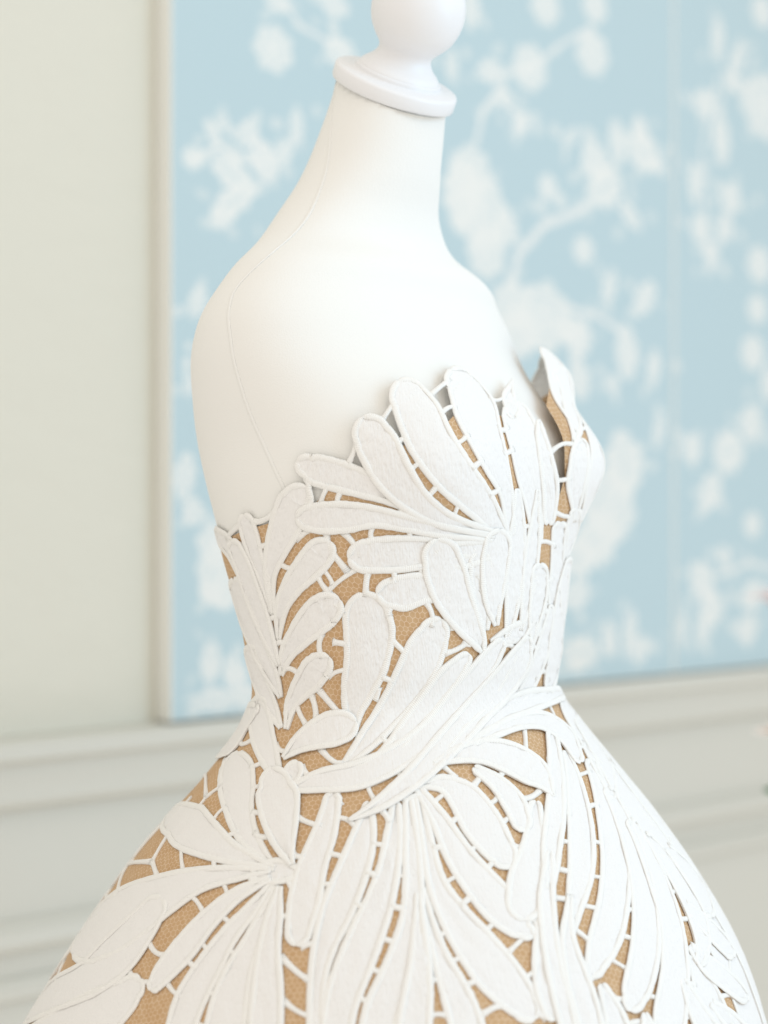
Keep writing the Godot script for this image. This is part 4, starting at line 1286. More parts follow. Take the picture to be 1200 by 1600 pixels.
func sew_leaves() -> void:
	# bodice side
	leaf([104.9, 105.3, -3.9, 2.1, 108.9, 122.1, -5, 2.5, 116.3, 131.7, -7.5, 3.1, 122, 137.7, -4, 1.2], [], 0, [104, 102.4])
	leaf([95.7, 8.9, -0.9, 0.8, 101.7, 20.9, -3.5, 2.5, 109.3, 36.2, -6.8, 3.2, 115.1, 54.6, -8.9, 2.9], [112.4, 59.3], 0)
	leaf([96.6, 28.1, -1.1, 0.8, 100.5, 44.3, -4.2, 2.7, 106.9, 64.6, -6.3, 3.2, 113.4, 85.1, -9.2, 3.1, 115.6, 100.1, -8.4, 2.4], [112.8, 104.4], 0.5)
	leaf([95.3, 49.4, -1.1, 0.7, 99, 70, -3.5, 2, 102.5, 92.8, -5.1, 2.5, 103.9, 113.9, -4.8, 2.3, 106, 126.5, -4.4, 2.1], [106.4, 130.8], 1)
	leaf([95.3, 83, -1.1, 0.5, 95.7, 106, -2.9, 1.4, 96.9, 120.6, -3.7, 1.8, 97.5, 135.3, -4.1, 1.7, 97.6, 142.8, -3.8, 1.5], [97.5, 148.1], 0)
	leaf([95, 83.1, -1.1, 0.3, 93, 106.2, -2.6, 0.1, 88.8, 123.1, -3.9, -2, 83.5, 139.7, -4.8, -3.8, 78.9, 154.1, -4.8, -4.7, 77.7, 157, -3.6, -6.3], [73.7, 166], 0.5)
	leaf([94.4, 66.4, -1.1, 0, 91.6, 85.5, -2.7, -0.8, 86, 100.5, -3, -3.4, 80, 111.9, -3.1, -5.9, 75.5, 120.6, -3.2, -6.8, 74.1, 123.5, -3.1, -6.6], [70.3, 131.3], 0)
	leaf([95.3, 43.1, -1.1, -0.2, 92, 56.2, -2.8, -1.6, 87.2, 67.2, -3.4, -4.4, 81.5, 78.1, -3.7, -7, 77, 85.8, -3.4, -8.5, 75.8, 87.5, -2.5, -9.2], [70.8, 94.4], 0)
	leaf([93.5, 8.5, -1, -0.1, 92.4, 22.6, -2.6, -0.8, 88.9, 32.2, -3.3, -3.2, 84.6, 41.2, -3.9, -5, 81.3, 48.7, -4, -5.7, 80.3, 50.5, -2.9, -6.9], [76.2, 57.1], 0)
	leaf([87.9, -26.6, -0.3, 0.4, 94.2, -14.7, -2.5, 2.5, 102, -1.2, -5.1, 3.2, 108.4, 11.2, -7.8, 2.8, 112, 18.5, -9, 2.6], [110.8, 25.1], 0.5)
	# bodice middle
	leaf([70.2, 7.2, -0.9, 0.2, 70.1, 21.2, -3.2, -0.4, 68.1, 36.3, -5.2, -2.7, 65.1, 53.3, -6.6, -2.7, 63.4, 72.6, -7.7, -0.2, 63.6, 82.9, -7.3, 2.6], [63.6, 98.4], 0)
	leaf([73.4, -12.5, -0.9, -1.3, 66.6, 4.5, -2.4, -4.1, 61.2, 16.5, -3.2, -5.1, 55.8, 29.4, -4.4, -6.3, 50.6, 44.8, -5.8, -6.4, 45.8, 63.2, -6, -5.9, 43.4, 72.1, -4.8, -5], [40.9, 81.4], 0)
	leaf([74.5, -18.8, -0.5, -1.6, 63.1, -7, -1.4, -3.9, 55.1, 9, -2.2, -4.1, 46.1, 26.8, -3.2, -4.9, 38.3, 43.9, -3.8, -5.4, 32.9, 53.9, -2.6, -3.9], [30.6, 57.8], 0.5)
	leaf([87.2, -26.8, -0.5, -1.2, 78.1, -19.3, -1.6, -6.2, 67.9, -14.4, -1.7, -7.8, 57, -3.3, -2.1, -6.7, 44.3, 14.2, -2.3, -5.1, 31.8, 34.8, -4.3, -5.5, 22.5, 50.6, -4.5, -5, 16.7, 61.4, -3.6, -3.3], [14.6, 65.5], 1)
	leaf([87.3, -25.3, -0.8, -0.5, 86.9, -19, -3, -1.7, 86.6, -15.2, -3.3, -1.8], [86.1, -10], 1.5)
	leaf([91.7, -8.8, -0.8, -0.9, 88.2, -0.8, -2.4, -3.6, 83, 5.8, -2.6, -7.2, 77.7, 10.4, -2.2, -9.8, 74.4, 12.7, -1.6, -9.8], [69.2, 15.8], 2)
	# near cup
	leaf([36.6, 102.4, -0, 8.3, 46, 101.5, 0.1, 10.2, 52, 98.8, 0.3, 11.7, 55, 98.5, -0.5, 10.2], [59.7, 98.2], 0, [32.9, 102.6])
	leaf([30.6, 127.4, 0.5, 7, 41.1, 125.2, 0.2, 9.8, 50.5, 123.7, -0.3, 11.8, 57.3, 122.9, -0.5, 11.7, 61, 122.1, -0.3, 10.9], [65.9, 120.8], 0, [27.4, 128])
	# near cup
	leaf([20.3, 132.5, -0.2, 2.1, 36.9, 137.8, -0.5, 4.8, 49.5, 143.9, -0.9, 5.9, 56.8, 147.2, -0.8, 7.2, 64.4, 146.8, -0.8, 10.1, 70.9, 146.3, -0.9, 10.2, 74.3, 146.3, -1, 9], [78.6, 146.4], 1, [], 0.25)
	leaf([20.4, 135, -0.4, 2, 43.8, 151.2, -0.8, 3.8, 51.8, 160.4, -1.4, 5.5, 57.7, 167.3, -2, 8.3, 64, 172.6, -2.1, 9.7, 69.7, 176.4, -2.2, 9.6, 72, 178.9, -2.1, 7], [74.8, 182.2], 0, [], 0.25)
	leaf([20.5, 136.7, -0.3, 2.1, 35, 143.1, -0.9, 5, 43.9, 154, -2.5, 7, 49.5, 170.9, -4.5, 7.3, 52.4, 190.2, -5.2, 6.5, 53.6, 198.4, -4.6, 5.8], [55.2, 209.1], 1.5, [], 0.25)
	leaf([17.9, 138.3, -3.9, 3.4, 23.8, 150, -4.6, 5.4, 28.8, 159.8, -4.6, 7.7, 34.5, 173.5, -5.2, 8.7, 38.7, 192.4, -6, 7.7, 40.4, 211.9, -6.4, 7.1, 41.9, 222.8, -5.4, 6.9], [43.9, 233.5], 0, [15.7, 134.1], 0.25)
	leaf([11.8, 138.2, -3.3, 0.3, 14.4, 160.5, -4.1, 1.1, 18.5, 179.5, -6.6, 3.3, 19.8, 197.9, -9, 4.9, 18.2, 217, -12.2, 7.2, 19.1, 231.3, -10.2, 7.1, 20.1, 236.5, -8.4, 6.7], [22.3, 243.9], 0, [11.5, 135.2], 0.25)
	leaf([-1.9, 217.4, -4.3, 2, -4.3, 228, -4.2, 1, -9.2, 235.8, -1.8, -0.4, -13.5, 241.8, -0.3, -0.1], [], 0, [-1.6, 213.7], 0.25)
	leaf([-4.6, 133.6, -3.5, 0.2, -2.1, 154.3, -5.5, 0.8, 0.5, 177, -7.9, 1.8, -0.3, 200.5, -9.3, 3.6, -1.8, 214.3, -8.8, 4.8], [-3.6, 223.9], 0.5, [-5, 130.4], 0.25)
	leaf([-10.3, 145.6, -3.4, -0.3, -9.3, 165.2, -3.8, 0.3, -7.8, 183.9, -3.2, 1.2, -8.5, 200.2, -2.4, 0.9, -11, 211.5, -1.2, 0.4], [], 1, [-10.5, 142.1], 0.25)
	# near cup
	leaf([15.5, 130.7, 0.9, 2, 23, 125.9, 1.7, 6.8, 31.7, 122.9, 0.8, 9.4, 37.2, 122.2, 0.1, 8.6], [41.4, 121.8], 0.5)
	leaf([23.1, 72.7, -1.6, 0.1, 24.3, 87.5, -4.3, 0.2, 24.7, 104.3, -5.8, 0.2, 25.3, 116.8, -5, 0.3], [26, 124.8], 0)
	# bodice front
	leaf([20.6, 64.8, -0.5, -1.7, 10.2, 68.4, -2.2, -6, -2.4, 71.4, -4.3, -7.2, -14.3, 77.5, -4.7, -4.9], [-19.6, 80.1], 0, [], 1.0)
	leaf([11.9, 65.2, -1.2, -0.4, 10.2, 82.1, -3.9, -0.9, 8.8, 107.5, -5.7, -0.9, 7.7, 128.8, -5.8, -0.6, 7.4, 150, -3.7, 0, 8.1, 162.7, -2.1, 0.2], [8.2, 164.9], 0.5, [], 1.0)
	leaf([3.5, 70.7, -1.4, -0.4, 1.3, 89.9, -4, -0.9, -0.5, 111.3, -5.1, -0.9, -2.3, 132.7, -4.4, -0.7, -3.2, 150, -2.5, -0.3, -3.7, 163, -1.3, -0.1], [-3.8, 164.7], 1, [], 1.0)
	# near cup
	leaf([24.5, 58.9, -1.5, 0.6, 26.7, 66.7, -3.5, 2.4, 31.4, 78.8, -5.1, 4.4, 35.9, 94.5, -6.7, 4.8, 38.2, 110.3, -7.1, 3.7, 39.2, 120.6, -6.2, 2.6], [40.4, 133], 1.5)
	leaf([18.4, 75.6, -1.4, 0.2, 19.9, 86.3, -3.7, 0.2, 20.1, 97.7, -5.5, -0.6, 19.1, 116.5, -7, -1.2, 18.1, 129.1, -6.8, -1.5], [18.1, 138.2], 1.5)
	# bodice front
	leaf([-5, 58.1, -1.5, -0.3, -5.2, 76.3, -5, -1.1, -6.8, 93.5, -6.8, -1.2, -6.7, 108.8, -6, -0.6], [-6.5, 114.5], 1.5, [], 1.0)
	leaf([-20.5, 68, -2.2, -0.4, -21.2, 92.3, -6.3, -1.1, -22.7, 114.3, -8, -1, -18.7, 136.7, -5.7, -0.4], [-17.3, 142.6], 0, [], 1.0)
	leaf([26.4, 14.7, -0.6, -1, 12.4, 30.1, -3.6, -3.1, 3.6, 47, -5.3, -3, -2.2, 63.6, -4.7, -2.1, -5.3, 74.1, -2.4, -1], [-5.8, 76.2], 2, [], 1.0)
	leaf([8.8, 17.2, -0.9, -1, -6.3, 32.5, -5.3, -3, -13.3, 51.2, -6.5, -2.4, -17.2, 70.6, -5.2, -1.4, -17.9, 83.8, -2.6, -0.5], [-18, 85.6], 0.5, [], 1.0)
	leaf([-23.4, 23.1, -3.3, -1, -32.8, 41.5, -13.2, -2.8, -31.2, 64.2, -11.9, -2.2, -31.7, 91.2, -10.1, -1.6, -29.6, 109.4, -4.1, -0.6], [-28.9, 111.3], 1, [], 1.0)
	# far cup
	leaf([-26.2, 143.3, -1.7, -0.1, -20.1, 165.5, -4.1, -0.4, -20.1, 184.6, -3.9, -0.7, -21.7, 194.5, -3.3, -0.2], [-23.5, 200.7], 0)
	leaf([-27.8, 114, -2.7, -0.4, -29.1, 134.2, -7.9, -1.2, -25.4, 147.8, -4.8, -1.1], [-24, 151.8], 0.5)
	leaf([-33.1, 143.4, -2.9, -0.3, -30, 166, -6, -1, -30.3, 186.3, -6.1, 0.5, -33.1, 207.5, -3.4, -0.5, -43.8, 228.7, -0.2, 0.7, -48.5, 241.5, -1, 1.5], [-50, 246], 0)
	leaf([-20.4, 198.9, -1.1, 0.3, -30, 218.3, -5.1, 1.3, -40.2, 237.5, -7.3, 2.5, -42.9, 251.3, -6.9, 3.4], [-42.2, 255.5], 0)
	leaf([-36.7, 77, -7.7, -1.2, -32.7, 98.4, -8.8, -0.9, -33.5, 113.6, -7, -1.1], [-34, 116.9], 1.5)
	# waist
	leaf([68.2, -39.7, -0.2, -0.6, 62, -30.9, -1.1, -3.2, 54.5, -17.6, -1.9, -4.6, 44.6, -0.4, -2.6, -5.8, 31.1, 16.6, -3.4, -6.6, 15.5, 33.5, -7.1, -7.5, 4.3, 49.2, -8.1, -5.6, -0.1, 61.7, -4.5, -2.2], [-1.3, 65.7], 2, [], 0.7)
	leaf([47.2, -7.4, -0.4, -1.1, 34.5, 7.2, -1.1, -4.3, 17.1, 17.4, -0.6, -7.2, -5.7, 22, 0.4, -8.1, -34.6, 20.9, 2.7, -4.8], [-47.5, 18], 2, [], 0.7)
	leaf([33.2, 2.6, -0.2, -2.8, 12.9, 10, 1.2, -4.7, -5.1, 8.5, 5.5, -4.6, -13.1, -2.2, 7.3, -2, -9.7, -15.6, 3.8, -0.5], [-8.8, -18.3], 2, [34.8, 1.7], 0.7)
	leaf([-41.7, 17.9, 6.3, 1.4, -36, 6, 11.5, 1.5, -32.1, -8, 11.9, 1, -23.3, -24, 9.2, 0.7, -14, -39.2, 3.6, 0.2], [-12.7, -41.8], 0, [-46.5, 21], 0.7)
	# skirt side
	leaf([75.1, -68.7, 0.1, 2, 78.3, -68.3, 0.7, 5.9, 81.2, -69.2, 1.5, 6.6, 84.2, -71.6, 1.3, 4.6], [86.1, -73.3], 0, [74.4, -68.8])
	leaf([116, 16.4, 6.6, 0.8, 122.1, 3.3, 7.9, -0.3, 124.8, -9.2, 8.7, -1.3, 126.4, -15.2, 7.6, -1.3], [136.6, -22], 1, [111.5, 19.7])
	leaf([82.2, -65.4, -0.2, 1.2, 86.5, -60.6, -0.8, 3.1, 92.4, -53.1, -2.2, 3.9, 99.3, -40.9, -4.4, 3.4, 105.1, -29.6, -7.6, 2.9, 110, -20.6, -9.3, 2.6], [113.6, -10.8], 0)
	leaf([77.6, -65, -0.5, 0.7, 80.9, -56.4, -2.2, 2.2, 84.9, -43.7, -4.7, 2.7, 88.7, -30.2, -6.3, 3.2, 90.6, -24.4, -5, 3.2], [94.1, -15.2], 2)
	leaf([81.1, -67.8, 0, 1.7, 87.6, -65.5, 0.3, 3.9, 94.4, -63.8, 0.3, 6.4, 103.2, -60.2, 0.1, 10, 113, -57.1, -0.3, 12.5, 118.7, -56.1, -1.4, 10.9], [138.5, -60], 0.5)
	leaf([82, -68.8, 0.4, 1.6, 90, -73.8, 1.2, 4.1, 98.4, -80.8, 2.6, 5.7, 106.4, -92.9, 5.7, 7.1, 115.8, -110.3, 10.7, 5.4, 124.9, -132.2, 14.6, -1.3, 127.1, -141.4, 12.4, -2.6], [130.3, -151.6], 0.5)
	leaf([81.3, -72.6, 0.6, 1.4, 87.7, -84.8, 1.6, 2.8, 91.9, -100.8, 2.5, 2.8, 94.3, -117, 3, 2.7, 96.5, -131.9, 2.5, 2, 97.2, -138.8, 1.8, 1.1], [97.5, -142.5], 0.5)
	leaf([135.1, -201.8, -3.9, 2.2, 126.9, -175.4, -8.5, 2.5, 116.3, -152.5, -6.4, -2.7, 111.3, -133.1, -6.9, -2.7, 108.2, -112.7, -5.4, -2, 107.1, -102.6, -4.2, -1.3], [106.4, -96.2], 1, [138.5, -210])
	leaf([128, -218.5, -10, 3.5, 116, -189.8, -7.9, -4.6, 109, -168.9, -6.8, -6, 104, -152.2, -4.5, -4.5, 102.5, -145.5, -3.3, -2.7], [101.2, -139], 0, [135, -234])
	leaf([80.6, -74.4, 0.6, 0.7, 83.1, -89.7, 1.6, 1.9, 85.8, -104.7, 2.2, 2.2, 87.6, -122.8, 3, 2.1, 88.8, -140.7, 3.4, 1.4, 88.6, -157.7, 3, 0.4, 88.3, -171.1, 1.9, 0.2], [88.2, -175.8], 0)
	leaf([79.6, -76.5, 0.6, 0.3, 79.9, -91.9, 1.7, 0.9, 80.7, -105.7, 2.1, 1.3, 81.4, -122.8, 3, 1.2, 81.2, -139.4, 3.7, 0, 80.1, -158.6, 3.7, -0.9, 78.8, -174.1, 2.4, -0.9], [78.2, -181.2], 0)
	leaf([78.8, -76.2, 0.7, 0.1, 78, -91.1, 1.9, 0.1, 77.1, -107.5, 2.3, -0.3, 75.4, -126.6, 2.8, -0.9, 74, -145.3, 2.9, -1.2, 72.4, -163.9, 2.4, -1.1], [71.8, -171.4], 0.5)
	# skirt middle
	leaf([73.3, -28.6, 2.5, 0.8, 73.1, -46, 3.1, 1.3, 73.4, -63, 3.4, 1.5, 73, -79.6, 3.5, 0.9, 72.7, -92.7, 2.9, 0.6, 72.5, -97.9, 2.6, 0.4], [72.3, -104.8], 0.5, [73.3, -24.6])
	leaf([64.2, -31.7, 1.6, 0.4, 64.2, -48.1, 3.1, 1.3, 65, -66.3, 3.5, 2.5, 66.3, -84.5, 3.3, 2.6, 67.3, -102.6, 2.4, 1.3, 67.3, -120.2, 1.7, 0, 66.2, -142.1, 1.5, -0.4, 65.2, -157.5, 1.2, -0.4], [65, -161.3], 0, [64.2, -28.8])
	leaf([57.7, -31.4, 1.6, 0.3, 57.7, -47.6, 2.2, 0.5, 57.9, -64, 2.5, 1.2, 58.9, -80.2, 2.8, 2.3, 60.5, -96.5, 3.1, 3.1, 62, -114.2, 3.1, 2.8, 63, -131.8, 2.8, 1.3, 62.9, -153.6, 2.3, 0.4], [62.8, -161.2], 0, [57.7, -28.5])
	leaf([54.7, -27.9, 1.5, -0.2, 53.6, -50.8, 2, -0.3, 52.9, -70.3, 2.1, -0.1, 52.9, -86.3, 2.2, 0.8, 53.9, -102.2, 2.4, 1.9, 55.2, -118, 2.7, 2.8, 56.7, -133.7, 2.9, 2.4, 57.4, -155.5, 2.7, 1.6], [57.6, -164.7], 0, [54.8, -25.3])
	leaf([51.9, -76.7, 0.7, -0, 51.6, -92.7, 1.4, -0.1, 51.4, -108.5, 1.9, 0.1, 51.6, -124.1, 2.4, 0.6, 51.9, -139.6, 2.6, 0.6, 51.8, -158, 2.5, 0.3], [51.7, -166.8], 0.5, [51.9, -75.2])
	leaf([51.2, -73.5, 0.7, -0.4, 49.9, -89.6, 1.2, -0.9, 48.3, -105.5, 1.5, -1.5, 46.7, -118.1, 2, -2.3, 45.1, -132.3, 2.5, -2.5, 43.6, -149.5, 2.5, -2.2], [42.9, -157.9], 0, [51.3, -72])
	leaf([52.1, -27.3, 1.5, -0.5, 50.3, -50.9, 1.7, -0.7, 48.5, -70.5, 2, -1.8, 45.6, -86.8, 2.6, -4, 42.4, -101.5, 3.1, -5.8, 39.1, -116.4, 3.3, -6.5, 36.4, -128, 2.8, -5.5, 35.2, -134, 2.2, -4.1], [34, -140.4], 0, [52.3, -24.7])
	leaf([52, -22.2, 1.2, -1.6, 47.6, -37.8, 2.1, -2.5, 44.2, -54.7, 2.8, -3.6, 40.5, -69.8, 3.1, -5.1, 36.8, -83.5, 3.3, -5.9, 34.1, -93.8, 2.4, -4.7, 33, -97.4, 1.4, -3.3], [31.8, -100.6], 0, [52.6, -20.2])
	leaf([52, -19.7, -0.1, -2.1, 46.1, -19.1, 0.8, -4.9, 40.9, -26.5, 3.7, -5.7, 37.5, -40.7, 4.8, -5.2, 34.9, -53.5, 3.9, -4.5, 33.9, -58, 3.2, -4.1], [32.6, -64.4], 0, [52.8, -19.9])
	leaf([35.2, -13.4, 1.3, -2.4, 30.4, -21.2, 2.5, -3.1, 27.4, -32.3, 3.7, -2.7, 27, -42.1, 3.2, -1.5], [26.9, -47.4], 1, [36.2, -11.9])
	leaf([21.3, -36.2, 2.3, 0.8, 26, -55, 3.1, 1.7, 30, -70.7, 4, 2.6, 31.7, -82.6, 4, 1.8], [32.9, -92.1], 1, [20.4, -33.2])
	leaf([28.7, -90.7, 1.5, 0.4, 30.3, -109.6, 2.4, 0.4, 30.8, -125.4, 2.7, 0, 30.9, -136.4, 2.1, -0.2], [30.9, -142.4], 1, [28.4, -87.8])
	# waist
	leaf([48.2, -8.7, -0.2, -1.4, 40, -4.1, -0.1, -5, 30.9, -3.5, 2.1, -7.4, 22.1, -9, 5.1, -7.6, 15.8, -17.7, 6, -5.7, 14, -24.4, 4, -2.3, 13.7, -32.5, 0.5, -0.2], [], 2, [], 0.7)
	# skirt front
	leaf([-4.5, -0.3, 3.7, 0.4, 6.2, -19.3, 3.9, 0.7, 14.4, -37.4, 3.5, 1.3, 21.2, -56.4, 2.9, 1.4, 25.4, -75.3, 1.5, 0.7], [25.9, -78.5], 1.5, [-6.1, 2.2])
	leaf([-5.2, -12.4, 2.8, 0.1, 3.4, -33.3, 4.8, 0.4, 10.2, -53.2, 4.7, 1.2, 16.5, -73.6, 3.5, 2, 21.2, -88.7, 2.1, 1.7, 23.5, -98.7, 1.2, 0.9], [24.1, -101.3], 0, [-6.1, -10.5])
	leaf([-15.1, -21.2, 4.3, 0.3, -2.4, -50.4, 4.5, 0.4, 4.6, -73.5, 5.1, 1.7, 11.1, -91.8, 4.2, 3.5, 17.2, -108.5, 3.4, 4.4, 21.3, -120.2, 1.9, 3.1], [22.7, -124.9], 0.5, [-16.4, -18.7])
	leaf([-12.3, -38.5, 3.8, -0.1, -5.5, -67.1, 4.5, 0.3, 1.1, -93.6, 4.4, 1.6, 8, -118.1, 3.9, 3.2, 13.6, -134.9, 3.1, 3.9, 15.5, -140.9, 2.2, 3.3], [17, -145.9], 1, [-12.8, -36.1])
	leaf([-11.3, -58, 3.3, -0, -6.8, -86.9, 4.3, 0.3, -3, -111, 4.1, 1.4, 2.3, -132.7, 4, 3.1, 8.1, -152.9, 4, 4.3, 11.3, -171, 3.2, 3.6], [12.4, -177.8], 1.5, [-11.7, -55.6])
	leaf([23.3, -62.6, 1.4, 0.7, 27, -81.4, 2, 0.7, 28.7, -100.5, 1.9, 0.2, 29.3, -119.6, 1.8, -0.2, 29.1, -138.8, 1.8, -0.3, 28.8, -157.9, 1.4, -0.1], [28.8, -162], 2, [22.7, -60.3])
	leaf([21.7, -83.4, 0.8, 0.5, 25.1, -102, 1.6, 0.4, 25.6, -121.3, 2.4, -0.4, 25.3, -139.1, 2.6, -0.3, 25.4, -159.9, 2.3, 0.3], [25.4, -166.6], 2)
	leaf([20.9, -131.9, 1.2, -0.5, 20.2, -147, 2.3, -0.1, 20.3, -166.8, 2.5, 0.6], [20.4, -173.6], 0, [21, -129.6])
	leaf([-37.7, 1.1, 8.3, 1.1, -29.3, -31.2, 12.7, 1.8, -27, -57.8, 13.9, 2.7, -20.2, -76.9, 7.1, 0.9], [-18.7, -81.2], 0.5, [-47.5, 2.7])
	leaf([-3.9, -132.1, 1.6, 0.2, -3.6, -151.6, 4, 1.3, -3.4, -170.9, 5.4, 3.2, -2.8, -191.1, 5.5, 4.3], [-2.2, -200.6], 0, [-3.9, -130.2])
	leaf([-14.4, -67.5, 2.7, -0.3, -15.6, -87.5, 4.5, 0.2, -14.6, -109.7, 4.7, 1.2, -11.1, -126.5, 3.4, 2.1, -6.3, -135.9, 1.8, 1.9], [-5.1, -138.3], 1, [-14.2, -65.7])
	leaf([-20.3, -77, 2.5, 0, -23.1, -90, 5.3, 1.1, -24, -106.8, 6.1, 2.6, -21.1, -119, 4, 1.9], [-20.2, -121.5], 1.5)
	leaf([-11.4, -106.1, 1.6, -0.4, -14.8, -119.8, 3.5, -0.2, -18.1, -133.8, 4.4, 0.9, -19.7, -143.6, 3.6, 1.3], [-20, -146.8], 1.5)
	leaf([-4.8, -126.5, 1.2, -0.4, -7.9, -141.1, 3.2, -1, -13.1, -157, 3.7, -0.4, -16.3, -167.7, 3.1, 0.7], [-17.5, -172], 1.5)
	leaf([2.1, -142.9, 1.4, 0.1, 1.6, -157.8, 2.6, 0.1, -0.3, -174.3, 3.4, 0.4, -1.7, -190.1, 3, 0.9], [-2.2, -196.1], 2, [2.1, -141])
	leaf([-3.6, -158.3, 1, -0.5, -7.8, -172.5, 2.7, -0.7, -13.4, -191.8, 3.3, 0.5], [-15, -197.6], 0.5)
	leaf([14.5, -151.1, 1, 0.2, 14.6, -161.2, 2, 0.9, 15.3, -174.2, 2.2, 1.6], [15.6, -179.7], 2, [14.4, -149.2])
	# long leaves running down the far edge of the skirt
	leaf([-21, -12, 2.5, 0, -19, -60, 5.5, 0, -18, -120, 6.6, 0, -19, -190, 7.0, 0, -20, -270, 6.6, 0], [], 0, [], 0.4)
	leaf([-33, -24, 2.5, 0, -31, -63, 5.5, 0, -30, -123, 6.6, 0, -31, -190, 7.0, 0, -32, -270, 6.6, 0], [], 0.5, [], 0.4)
	leaf([-45, -12, 2.5, 0, -43, -60, 5.5, 0, -42, -120, 6.6, 0, -43, -190, 7.0, 0, -44, -270, 6.6, 0], [], 0, [], 0.4)
	leaf([-57, -24, 2.5, 0, -55, -63, 5.5, 0, -54, -123, 6.6, 0, -55, -190, 7.0, 0, -56, -270, 6.6, 0], [], 0.5, [], 0.4)
	leaf([-69, -12, 2.5, 0, -67, -60, 5.5, 0, -66, -120, 6.6, 0, -67, -190, 7.0, 0, -68, -270, 6.6, 0], [], 0, [], 0.4)
	# the tip of the far cup, standing away from the chest
	leaf([-62, 226, 10, 0, -63, 242, 13, 0, -62, 254, 13, 0, -60, 262, 11, 0], [-58, 272], 0, [], 0.6)
	leaf([-84, 200, 7, 0, -86, 215, 8, 0, -87, 226, 6, 0], [-87, 236], 0)
	leaf([-28, 214, 4, 0, -34, 232, 7, 0, -40, 250, 7, 0, -43, 260, 6, 0], [-45, 270], 0)
	# the same sprays carried round the far side and the back, out of the photograph's sight
	leaf([-104.9, 105.3, 3.9, 2.1, -108.9, 122.1, 5, 2.5, -116.3, 131.7, 7.5, 3.1, -122, 137.7, 4, 1.2], [], 0)
	leaf([-95.7, 8.9, 0.9, 0.8, -101.7, 20.9, 3.5, 2.5, -109.3, 36.2, 6.8, 3.2, -115.1, 54.6, 8.9, 2.9], [-112.4, 59.3], 0)
	leaf([-96.6, 28.1, 1.1, 0.8, -100.5, 44.3, 4.2, 2.7, -106.9, 64.6, 6.3, 3.2, -113.4, 85.1, 9.2, 3.1, -115.6, 100.1, 8.4, 2.4], [-112.8, 104.4], 0.5)
	leaf([-95.3, 49.4, 1.1, 0.7, -99, 70, 3.5, 2, -102.5, 92.8, 5.1, 2.5, -103.9, 113.9, 4.8, 2.3, -106, 126.5, 4.4, 2.1], [-106.4, 130.8], 1)
	leaf([-95.3, 83, 1.1, 0.5, -95.7, 106, 2.9, 1.4, -96.9, 120.6, 3.7, 1.8, -97.5, 135.3, 4.1, 1.7, -97.6, 142.8, 3.8, 1.5], [-97.5, 148.1], 0)
	leaf([-95, 83.1, 1.1, 0.3, -93, 106.2, 2.6, 0.1, -88.8, 123.1, 3.9, -2, -83.5, 139.7, 4.8, -3.8, -78.9, 154.1, 4.8, -4.7, -77.7, 157, 3.6, -6.3], [-73.7, 166], 0.5)
	leaf([-94.4, 66.4, 1.1, 0, -91.6, 85.5, 2.7, -0.8, -86, 100.5, 3, -3.4, -80, 111.9, 3.1, -5.9, -75.5, 120.6, 3.2, -6.8, -74.1, 123.5, 3.1, -6.6], [-70.3, 131.3], 0)
	leaf([-95.3, 43.1, 1.1, -0.2, -92, 56.2, 2.8, -1.6, -87.2, 67.2, 3.4, -4.4, -81.5, 78.1, 3.7, -7, -77, 85.8, 3.4, -8.5, -75.8, 87.5, 2.5, -9.2], [-70.8, 94.4], 0)
	leaf([-93.5, 8.5, 1, -0.1, -92.4, 22.6, 2.6, -0.8, -88.9, 32.2, 3.3, -3.2, -84.6, 41.2, 3.9, -5, -81.3, 48.7, 4, -5.7, -80.3, 50.5, 2.9, -6.9], [-76.2, 57.1], 0)
	leaf([-87.9, -26.6, 0.3, 0.4, -94.2, -14.7, 2.5, 2.5, -102, -1.2, 5.1, 3.2, -108.4, 11.2, 7.8, 2.8, -112, 18.5, 9, 2.6], [-110.8, 25.1], 0.5)
	leaf([-70.2, 7.2, 0.9, 0.2, -70.1, 21.2, 3.2, -0.4, -68.1, 36.3, 5.2, -2.7, -65.1, 53.3, 6.6, -2.7, -63.4, 72.6, 7.7, -0.2, -63.6, 82.9, 7.3, 2.6], [-63.6, 98.4], 0)
	leaf([-87.3, -25.3, 0.8, -0.5, -86.9, -19, 3, -1.7, -86.6, -15.2, 3.3, -1.8], [-86.1, -10], 1.5)
	leaf([-91.7, -8.8, 0.8, -0.9, -88.2, -0.8, 2.4, -3.6, -83, 5.8, 2.6, -7.2, -77.7, 10.4, 2.2, -9.8, -74.4, 12.7, 1.6, -9.8], [-69.2, 15.8], 2)
	leaf([-75.1, -68.7, -0.1, 2, -78.3, -68.3, -0.7, 5.9, -81.2, -69.2, -1.5, 6.6, -84.2, -71.6, -1.3, 4.6], [-86.1, -73.3], 0)
	leaf([-116, 16.4, -6.6, 0.8, -122.1, 3.3, -7.9, -0.3, -124.8, -9.2, -8.7, -1.3, -126.4, -15.2, -7.6, -1.3], [-136.6, -22], 1)
	leaf([-82.2, -65.4, 0.2, 1.2, -86.5, -60.6, 0.8, 3.1, -92.4, -53.1, 2.2, 3.9, -99.3, -40.9, 4.4, 3.4, -105.1, -29.6, 7.6, 2.9, -110, -20.6, 9.3, 2.6], [-113.6, -10.8], 0)
	leaf([-77.6, -65, 0.5, 0.7, -80.9, -56.4, 2.2, 2.2, -84.9, -43.7, 4.7, 2.7, -88.7, -30.2, 6.3, 3.2, -90.6, -24.4, 5, 3.2], [-94.1, -15.2], 2)
	leaf([-81.1, -67.8, -0, 1.7, -87.6, -65.5, -0.3, 3.9, -94.4, -63.8, -0.3, 6.4, -103.2, -60.2, -0.1, 10, -113, -57.1, 0.3, 12.5, -118.7, -56.1, 1.4, 10.9], [-138.5, -60], 0.5)
